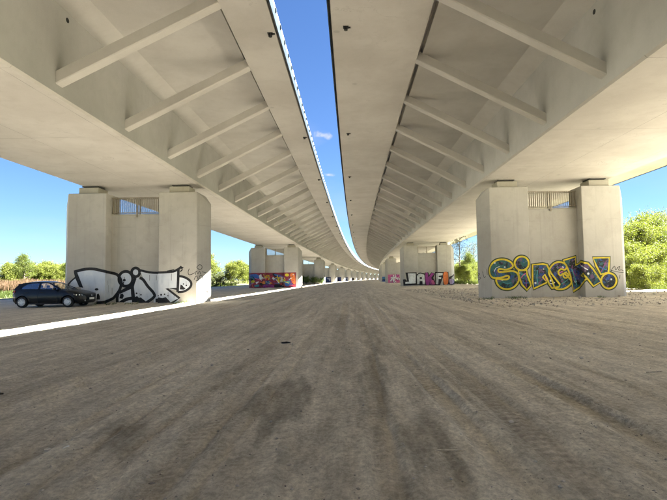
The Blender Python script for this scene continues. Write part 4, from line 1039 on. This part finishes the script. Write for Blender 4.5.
def leaf_quads(centers, size, rg, up=0.2):
    n = len(centers)
    a = rg.normal(size=(n, 3)); a /= np.linalg.norm(a, axis=1)[:, None]
    b = rg.normal(size=(n, 3)); b[:, 2] += up; b -= a * (a * b).sum(1)[:, None]; b /= np.linalg.norm(b, axis=1)[:, None]
    L = (size * rg.uniform(0.6, 1.3, n))[:, None]; W = L * rg.uniform(0.45, 0.75, n)[:, None]
    v = np.stack([centers - a * L * .5, centers + b * W * .5, centers + a * L * .5, centers - b * W * .5], 1).reshape(-1, 3)
    return v, np.arange(4 * n).reshape(n, 4)
def make_plant_meshes(seed, h, r, n_limb, n_leaf, leaf, mat, bark, trunk_r, base=0.25, shape=1.0, spread=0.5, twig=0, skirt=0):
    """trunk with limbs, crown of leaf-sized faces round the limb ends"""
    rg = np.random.default_rng(seed); wood = MB(); tips = []
    multi = trunk_r < 0.09
    stems = 4 if multi else 1
    for st in range(stems):
        a0 = rg.uniform(0, 6.28); lean = (0.25 if multi else 0.05) * r
        top = Vector((math.cos(a0) * lean * (1 if multi else .5), math.sin(a0) * lean, h * rg.uniform(0.72, 0.9)))
        mid = top * 0.5 + Vector((rg.normal() * .08, rg.normal() * .08, 0)) * r
        pts = [Vector((math.cos(a0) * .08, math.sin(a0) * .08, -0.15)), mid * .5, mid, (mid + top) / 2, top]
        wood.tube(pts, [trunk_r * q for q in (1.2, 1.0, .75, .5, .2)], 7)
        for k in range(n_limb // stems):
            f = base + (1 - base) * (k + rg.random()) / (n_limb // stems)
            p0 = pts[1].lerp(top, min(1, f)); ang = rg.uniform(0, 6.28)
            env = math.sin(math.pi * min(0.97, 0.18 + 0.80 * f)) ** 0.75 if shape == 1.0 else (1.05 - f) ** 0.6
            L = r * env * rg.uniform(0.55, 1.05)
            d = Vector((math.cos(ang), math.sin(ang), rg.uniform(0.15, 0.95))).normalized()
            p1 = p0 + d * L * .55; p2 = p1 + (d + Vector((0, 0, 0.25))).normalized() * L * .5
            wood.tube([p0, p1, p2], [trunk_r * .33, trunk_r * .2, trunk_r * .06], 5, cap=False)
            tips += [(p2, 1.0), (p1, .8), (p0.lerp(p2, .8) + Vector(rg.normal(size=3)) * L * .22, .8)]
            for q in range(twig):
                e = p1.lerp(p2, rg.random()); e2 = e + Vector((rg.normal() * .5, rg.normal() * .5, rg.uniform(.3, 1.2))) * r * .28
                wood.tube([e, e2], [trunk_r * .1, trunk_r * .04], 4, cap=False); tips.append((e2, .5))
        tips.append((top, .9))
    for k in range(skirt):
        a = rg.uniform(0, 6.28); q = r * rg.uniform(.35, .95); tips.append((Vector((math.cos(a) * q, math.sin(a) * q, h * rg.uniform(.04, .45))), .9))
    w = np.array([x[1] for x in tips]); w /= w.sum()
    pick = rg.choice(len(tips), n_leaf, p=w); tp = np.array([tuple(x[0]) for x in tips])
    cr = spread * r * rg.uniform(.4, 1.0, len(tips))
    off = rg.normal(size=(n_leaf, 3)); off /= np.linalg.norm(off, axis=1)[:, None]; off *= (rg.random(n_leaf) ** 0.45)[:, None]; off[:, 2] *= .75
    c = tp[pick] + off * cr[pick][:, None]
    c[:, 2] = np.maximum(c[:, 2], 0.04 + 0.1 * rg.random(n_leaf))
    v, f = leaf_quads(c, leaf, rg)
    me = np_mesh('crown', v, f, [mat])
    tone = np.clip(rg.random(len(tips))[pick] * .65 + rg.random(n_leaf) * .35, 0, 1)
    at = me.attributes.new('tone', 'FLOAT', 'FACE'); at.data.foreach_set('value', tone.astype(np.float32))
    return wood.mesh('trunk', [bark], smooth=True), me
PROTO = {
    'bush_a': make_plant_meshes(1, 3.0, 1.7, 30, 15000, .10, LEAF_SPRING, BARK, .05, .05, 1.0, .42, 0, 26),
    'bush_b': make_plant_meshes(2, 2.4, 1.5, 26, 12000, .095, LEAF_SPRING, BARK, .05, .03, 1.0, .45, 0, 24),
    'tree_a': make_plant_meshes(3, 6.6, 2.3, 40, 16000, .115, LEAF_SPRING, BARK, .12, .10, 1.0, .38, 2, 14),
    'tree_b': make_plant_meshes(4, 6.2, 2.0, 36, 12000, .115, LEAF_MID, BARK, .11, .10, 2.0, .38, 2, 14),
    'tree_thin': make_plant_meshes(5, 7.0, 1.9, 26, 1500, .11, LEAF_GREY, BARK_PALE, .10, .2, 1.0, .45, 5),
    'hedge_a': make_plant_meshes(6, 5.6, 2.2, 36, 13000, .17, LEAF_SPRING, BARK, .08, .05, 1.0, .45, 1, 36),
    'hedge_b': make_plant_meshes(7, 5.0, 2.0, 34, 12000, .17, LEAF_SPRING, BARK, .08, .05, 2.0, .48, 1, 36),
    'willow': make_plant_meshes(8, 6.5, 3.0, 40, 13000, .22, LEAF_SPRING, BARK_PALE, .14, .05, 1.0, .38, 1, 26),
    'grey_shrub': make_plant_meshes(9, 3.4, 1.8, 22, 4000, .22, LEAF_GREY, BARK_PALE, .06, .05, 1.0, .42, 1, 20),
    'far_tree': make_plant_meshes(10, 9.0, 4.0, 26, 4000, .6, LEAF_MID, BARK, .2, .05, 1.0, .42, 0, 24),
    'foot_bush': make_plant_meshes(11, 2.1, 1.5, 20, 2600, .20, LEAF_DARK, BARK, .05, .04, 1.0, .42),
}
def plant(kind, name, cat, x, y, sc_, label, group, rz=None, sz=None):
    r = random.Random(int(x * 31 + y * 17)); z = ground_z(x, y)
    o = empty(name, (x, y, z - 0.02), r.uniform(0, 6.28) if rz is None else rz, label, cat, group)
    o.scale = (sc_, sc_, sc_ * (sz or r.uniform(.92, 1.08)))
    make_obj('trunk', PROTO[kind][0], None, o); make_obj('crown', PROTO[kind][1], None, o)
    return o
R_ = random.Random(11)
# right of the right pier: low bushes in front, taller trees behind
G = 'green thicket beside the right pier'
for i, (x, y, s_, k, lab) in enumerate((
        (21.9, 35.6, .80, 'bush_b', 'low bright green bush right at the foot of the lettered pier'),
        (24.0, 37.5, 1.0, 'bush_a', 'bright green bush at the right picture edge, nearest the viewer'),
        (24.3, 41.0, 1.05, 'bush_b', 'bright green bush second back in the thicket right of the lettered pier'),
        (27.0, 41.5, 1.15, 'bush_a', 'rounded spring green bush at the right picture edge'),
        (27.2, 45.5, 1.2, 'bush_b', 'spring green bush standing under the taller trees on the right'),
        (25.8, 39.2, .75, 'bush_b', 'small bright green bush tucked between the nearest two bushes on the right'),
        (22.6, 38.6, .85, 'bush_a', 'bright green bush half hidden behind the edge of the lettered pier'),
        (29.0, 43.6, 1.1, 'bush_b', 'wide spring green bush at the very right picture edge'),
        (25.4, 43.4, 1.25, 'bush_a', 'tall spring green bush directly beside the lettered pier'),
        (30.0, 47.0, 1.2, 'bush_a', 'bushy spring green shrub deep in the thicket on the right'))):
    plant(k, 'bush', 'bush', x, y, s_, lab, G)
for i, (x, y, s_, k, lab) in enumerate((
        (29.3, 48.0, 1.12, 'tree_a', 'tall bright green tree close beside the right pier edge'),
        (31.9, 49.5, 1.16, 'tree_b', 'mid green tree at the right picture edge'),
        (34.5, 56.0, 1.38, 'tree_a', 'tall leafy tree behind the bushes on the right'),
        (37.5, 57.5, 1.4, 'tree_thin', 'thin grey-green tree with bare twigs above the right thicket'),
        (34.0, 52.5, 1.25, 'tree_thin', 'sparse twiggy tree rising over the bushes right of the lettered pier'),
        (40.0, 62.0, 1.5, 'tree_a', 'broad bright green tree farthest back in the right thicket'))):
    plant(k, 'tree', 'tree', x, y, s_, lab, G)
# seen between the first and second right piers
G = 'trees between the right piers'
for (x, y, s_, k, nm, lab) in ((22.2, 92.0, 1.15, 'bush_a', 'bush', 'bright green bush seen between the two nearest right piers'),
        (24.5, 97.0, 1.25, 'bush_a', 'bush', 'larger bright green bush farther back between the two nearest right piers'),
        (26.0, 104.0, 1.2, 'tree_b', 'tree', 'mid green tree in the gap between the nearest right piers'),
        (25.5, 110.0, 1.75, 'tree_thin', 'tree', 'tall nearly bare tree in the gap between the nearest right piers'),
        (29.5, 113.0, 1.55, 'tree_thin', 'tree', 'twiggy pale tree beside the tall bare one between the right piers'),
        (21.4, 86.0, .9, 'bush_b', 'bush', 'small bright green bush right behind the second right pier')):
    plant(k, nm, nm, x, y, s_, lab, G)
for i in range(14):
    y = 105 + i * 11 + R_.uniform(-3, 3); x = y * y / (2 * RAD_CURVE) + 31 + R_.uniform(-2, 4)
    plant('hedge_a' if i % 2 else 'hedge_b', 'tree', 'tree', x, y, R_.uniform(.9, 1.3), 'leafy green tree in the row outside the right deck', 'row of trees outside the right deck')
# hedge behind the brown field on the far left
for i in range(60):
    f = (i // 2) / 29; x = -84 + f * 40 + R_.uniform(-1, 1) - 2.2 * (i % 2); y = 77 + f * 36 + R_.uniform(-1, 1) + 3.2 * (i % 2)
    plant('hedge_a' if R_.random() < .5 else 'hedge_b', 'hedge_shrub', 'shrub', x, y, R_.uniform(.86, 1.04), 'yellow-green shrub in the long hedge behind the brown field on the left', 'hedge behind the brown field')
for (x, y, s_, lab) in ((-57.5, 85.5, 1.12, 'slender tree poking above the left hedge near its middle'), (-50.3, 88.0, 1.12, 'slender tree poking above the left hedge beside the pier')):
    plant('tree_b', 'tree', 'tree', x, y, s_, lab, 'trees standing in the hedge')
# trees between the first two left piers
G = 'willows between the left piers'
for i, (x, y, s_, k, lab) in enumerate(((-33.5, 118, 1.0, 'willow', 'rounded green willow closest to the red mural pier'), (-37.5, 124, 1.18, 'willow', 'tallest green willow between the two nearest left piers'),
        (-43.0, 127, .95, 'willow', 'green willow half hidden by the nearest left pier'), (-30.5, 126, .85, 'willow', 'small green willow touching the mural pier in view'), (-47.0, 121, .9, 'willow', 'left willow of the group behind the nearest left pier'))):
    plant(k, 'willow_tree', 'tree', x, y, s_, lab, G)
for i in range(9):
    plant('grey_shrub', 'grey_shrub', 'shrub', -46 + i * 2.0 + R_.uniform(-.5, .5), 112 + R_.uniform(-2, 2), R_.uniform(.75, 1.0), 'grey-green shrub in the low row before the willows', 'grey shrubs before the willows')
for i in range(30):
    y = 150 + i * 17 + R_.uniform(-5, 5); x = y * y / (2 * RAD_CURVE) - 44 + R_.uniform(-7, 5)
    plant('willow' if i % 2 else 'hedge_a', 'tree', 'tree', x, y, R_.uniform(1.0, 1.5), 'green tree in the far row outside the left deck', 'row of trees outside the left deck')
for i in range(34):
    a = -62 + i * 4.0 + R_.uniform(-1, 1); d = R_.uniform(620, 780)
    x, y = d * math.sin(rad(a)), d * math.cos(rad(a))
    if abs(x - y * y / (2 * RAD_CURVE)) < 32: y += 260; x += 40
    plant('far_tree', 'far_tree', 'tree', x, y, R_.uniform(1.0, 1.7), 'distant green tree on the skyline', 'trees on the skyline')
# bushes at the foot of the third left pier
p3 = P(D1 + 2 * STEP, -13.49, 0)
for dx, dy, s_, lab in ((-4.6, -2.0, .85, 'dark green bush at the left foot of the third left pier'), (-2.6, -1.6, 1.0, 'dark green bush left of centre before the third left pier'),
                        (-.4, -2.1, 1.05, 'tallest dark green bush before the middle of the third left pier'), (1.9, -1.7, .95, 'dark green bush right of centre before the third left pier'), (3.6, -1.5, .8, 'small dark green bush at the right foot of the third left pier')):
    plant('foot_bush', 'bush', 'bush', p3.x + dx, p3.y + dy, s_, lab, 'bushes at the third left pier')

def blades(name, n, region, h, w, mat, label, seed, lean=0.3, clump=0.0):
    """region(rg,n)->x,y ; thin upright blades"""
    rg = np.random.default_rng(seed); x, y = region(rg, n)
    ii = np.clip(np.searchsorted(gx, x), 1, nx - 1); jj = np.clip(np.searchsorted(gy, y), 1, ny - 1); z = GZ[jj, ii] - 0.03
    H = h * rg.uniform(.45, 1.15, n) * (0.6 + 0.8 * fbm(x * .35, y * .35, 2)); a = rg.uniform(0, 6.28, n); W = w * rg.uniform(.6, 1.4, n)
    dx, dy = np.cos(a) * W, np.sin(a) * W; lx, ly = rg.normal(size=n) * lean * H, rg.normal(size=n) * lean * H
    v = np.stack([np.stack([x - dx, y - dy, z], 1), np.stack([x + dx, y + dy, z], 1),
                  np.stack([x + lx + dx * .35, y + ly + dy * .35, z + H], 1), np.stack([x + lx - dx * .35, y + ly - dy * .35, z + H], 1)], 1).reshape(-1, 3)
    me = np_mesh(name, v, np.arange(4 * n).reshape(n, 4), [mat])
    at = me.attributes.new('tone', 'FLOAT', 'FACE'); at.data.foreach_set('value', np.clip(rg.random(n) * .5 + .6 * (fbm(x * .25 + 9, y * .25, 2) - .2), 0, 1).astype(np.float32))
    return tag(make_obj(name, me), label, None, None, 'stuff')
def rect(x0, x1, y0, y1, skew=0.0):
    return lambda rg, n: (lambda y: (rg.uniform(x0, x1, n) + skew * (y - y0), y))(rg.uniform(y0, y1, n))
blades('dry_reeds', 60000, rect(-80, -38, 60, 78, .55), 1.40, .030, M_REED, 'reddish brown dry reeds in the field beyond the car', 21, .14)
blades('grass', 30000, rect(-62, -33.5, 44, 62, .1), .42, .022, M_GRASS, 'green grass strip along the edge of the dirt on the left', 22)
blades('grass', 60000, rect(-75, -31.0, 84, 135), .75, .045, M_GRASS, 'green grass between the nearest left piers', 23)
blades('grass', 16000, rect(20.6, 34, 31, 52, .25), .38, .016, M_GRASS, 'bright grass and weeds at the foot of the right thicket', 24)
blades('grass', 12000, rect(19.5, 34, 74, 104), .5, .03, M_GRASS, 'green grass beyond the second right pier', 25)

def at_base(rg, n):
    k = rg.integers(0, 4, n); side = np.where(k < 2, -13.49, 12.73) + rg.uniform(-4.9, 4.9, n)
    return side, 29.55 - np.abs(rg.normal(size=n)) * .22
def weed_spots(rg, n):
    x, y = at_base(rg, n * 6); keep = fbm(x * 1.3 + 80, y * 0 + 4, 2) > .6; return x[keep][:n], y[keep][:n]
_wx, _wy = weed_spots(np.random.default_rng(31), 500)
blades('weeds', len(_wx), lambda rg, n: (_wx, _wy), .16, .010, LEAF_DARK, 'sparse low weeds along the feet of the nearest piers', 32, .5)

# ------------------------------------------------------------------ small things on the ground
rg = np.random.default_rng(5)
def pebble_batch(n, x, y, r, seed):
    rg = np.random.default_rng(seed)
    base = np.array([(1, 0, 0), (0, 1, 0), (-1, 0, 0), (0, -1, 0), (0, 0, 1), (0, 0, -1)], float)
    tri = np.array([(0, 1, 4), (1, 2, 4), (2, 3, 4), (3, 0, 4), (1, 0, 5), (2, 1, 5), (3, 2, 5), (0, 3, 5)])
    ii = np.clip(np.searchsorted(gx, x), 1, nx - 1); jj = np.clip(np.searchsorted(gy, y), 1, ny - 1); z = GZ[jj, ii]
    a = rg.uniform(0, 6.28, n); ca, sa = np.cos(a)[:, None], np.sin(a)[:, None]
    s_ = r[:, None, None] * rg.uniform(.6, 1.3, (n, 6, 1)) * base[None] * np.array([1.2, .85, .6])
    v = np.stack([s_[..., 0] * ca - s_[..., 1] * sa + x[:, None], s_[..., 0] * sa + s_[..., 1] * ca + y[:, None], s_[..., 2] + z[:, None] + r[:, None] * .2], -1)
    return v.reshape(-1, 3), (tri[None] + 6 * np.arange(n)[:, None, None]).reshape(-1, 3)
t = NT('pebble'); rn = t.n.new('ShaderNodeNewGeometry').outputs['Random Per Island']
M_PEB = t.done(t.mix(rn, (0.24, 0.21, 0.18), (0.48, 0.45, 0.40)), 0.9)
n = 2600
yy = 2.6 + 26 * rg.random(n) ** 1.7; xx = (rg.random(n) * 2 - 1) * (yy * .74 + .3) + .3
keep = fbm(xx * .8 + 50, yy * .5, 3) + rg.random(n) * .5 > .62
xx, yy = xx[keep], yy[keep]; r_ = np.clip(rg.lognormal(-4.85, .45, len(xx)), .004, .03)
v, f = pebble_batch(len(xx), xx, yy, r_, 8)
tag(make_obj('pebbles', np_mesh('pebbles', v, f, [M_PEB])), 'small pebbles and clods scattered over the dirt', None, None, 'stuff')
n = 3600
xx = rg.uniform(6.5, 19.5, n); yy = rg.uniform(22, 60, n); r_ = np.clip(rg.lognormal(-3.3, .5, n), .015, .11)
v, f = pebble_batch(n, xx, yy, r_, 9)
tag(make_obj('soil_clods', np_mesh('soil_clods', v, f, [M_PEB])), 'lumps of loose soil before the lettered pier', None, None, 'stuff')
def rock_mesh(seed, r):
    bm = bmesh.new(); bmesh.ops.create_icosphere(bm, subdivisions=2, radius=r); rr_ = random.Random(seed)
    ks = [(Vector((rr_.uniform(-1, 1), rr_.uniform(-1, 1), rr_.uniform(-1, 1))).normalized(), rr_.uniform(.55, .85)) for _ in range(9)]
    for v_ in bm.verts:
        for d_, c_ in ks:
            q = v_.co.dot(d_) - r * c_
            if q > 0: v_.co -= d_ * q
        v_.co.z *= .65
    me = bpy.data.meshes.new('stone'); bm.to_mesh(me); bm.free(); me.materials.append(M_PEB); return me
M_CHAR = mat_plain('charred_wood', (0.03, 0.026, 0.022), 0.9, var=0.3, scale=30)
M_PAPER = mat_plain('white_paper', (0.75, 0.75, 0.72), 0.8, var=0.05)
M_STRAW = mat_plain('pale_wood', (0.42, 0.37, 0.29), 0.8, var=0.2, scale=30)
def on_ground(px, py):
    # ground place of a thing noted at photo position: lateral/forward metres
    return px, py, ground_z(px, py)
for i, (x, y, r, lab) in enumerate(((-2.55, 4.15, .028, 'dark stone left of the damp patch, near the white scrap'), (1.55, 4.75, .03, 'small dark stone on the right of the wheel tracks'),
        (2.35, 6.2, .035, 'stone lying alone right of centre on the dirt'), (3.9, 8.2, .04, 'stone far right on the dirt in front of the lettered pier'),
        (-3.9, 9.5, .04, 'stone on the dirt in front of the sunlit strip'), (-1.2, 10.5, .04, 'stone in the middle distance left of centre'), (5.8, 11.5, .05, 'pale stone at the right on churned dirt'))):
    tag(make_obj('stone', rock_mesh(i, r), None, None, (x, y, ground_z(x, y) + r * .3)), lab, 'stone', 'loose stones')
def stick(name, x, y, a, L, r, mat, lab, cat):
    mm = MB(); z = ground_z(x, y) + r + .008
    mm.tube([(x - math.cos(a) * L / 2, y - math.sin(a) * L / 2, z), (x + .05 * L, y + .02 * L, z + .2 * r), (x + math.cos(a) * L / 2, y + math.sin(a) * L / 2, z)], [r * .7, r, r * .5], 7)
    return tag(make_obj(name, mm.mesh(name, [mat])), lab, cat)
stick('stick', -1.38, 10.6, .15, .20, .022, M_CHAR, 'short dark stick lying beyond the damp patch, left of centre', 'stick')
stick('stick', -4.45, 6.15, .4, .16, .02, M_CHAR, 'dark stick on the dirt at the far left edge', 'stick')
stick('twig', .80, 3.95, -.1, .22, .008, M_STRAW, 'pale twig lying near the tracks right of centre', 'twig')
stick('twig', 4.3, 6.9, .3, .28, .012, M_STRAW, 'pale twig far right on the dirt', 'twig')
pm = MB(); pts = [(-.022, -.014), (.01, -.02), (.026, .004), (.004, .02), (-.02, .012)]
pm.prism(pts, 0, .004, lambda a, b, d: (a, b, d + .5 * a * a * 20 * .02 + (.012 if a > 0 else 0)))
tag(make_obj('paper_scrap', pm.mesh('paper_scrap', [M_PAPER]), None, None, (-2.38, 4.12, ground_z(-2.38, 4.12) + .008)), 'tiny white paper scrap on the dirt at lower left', 'scrap')
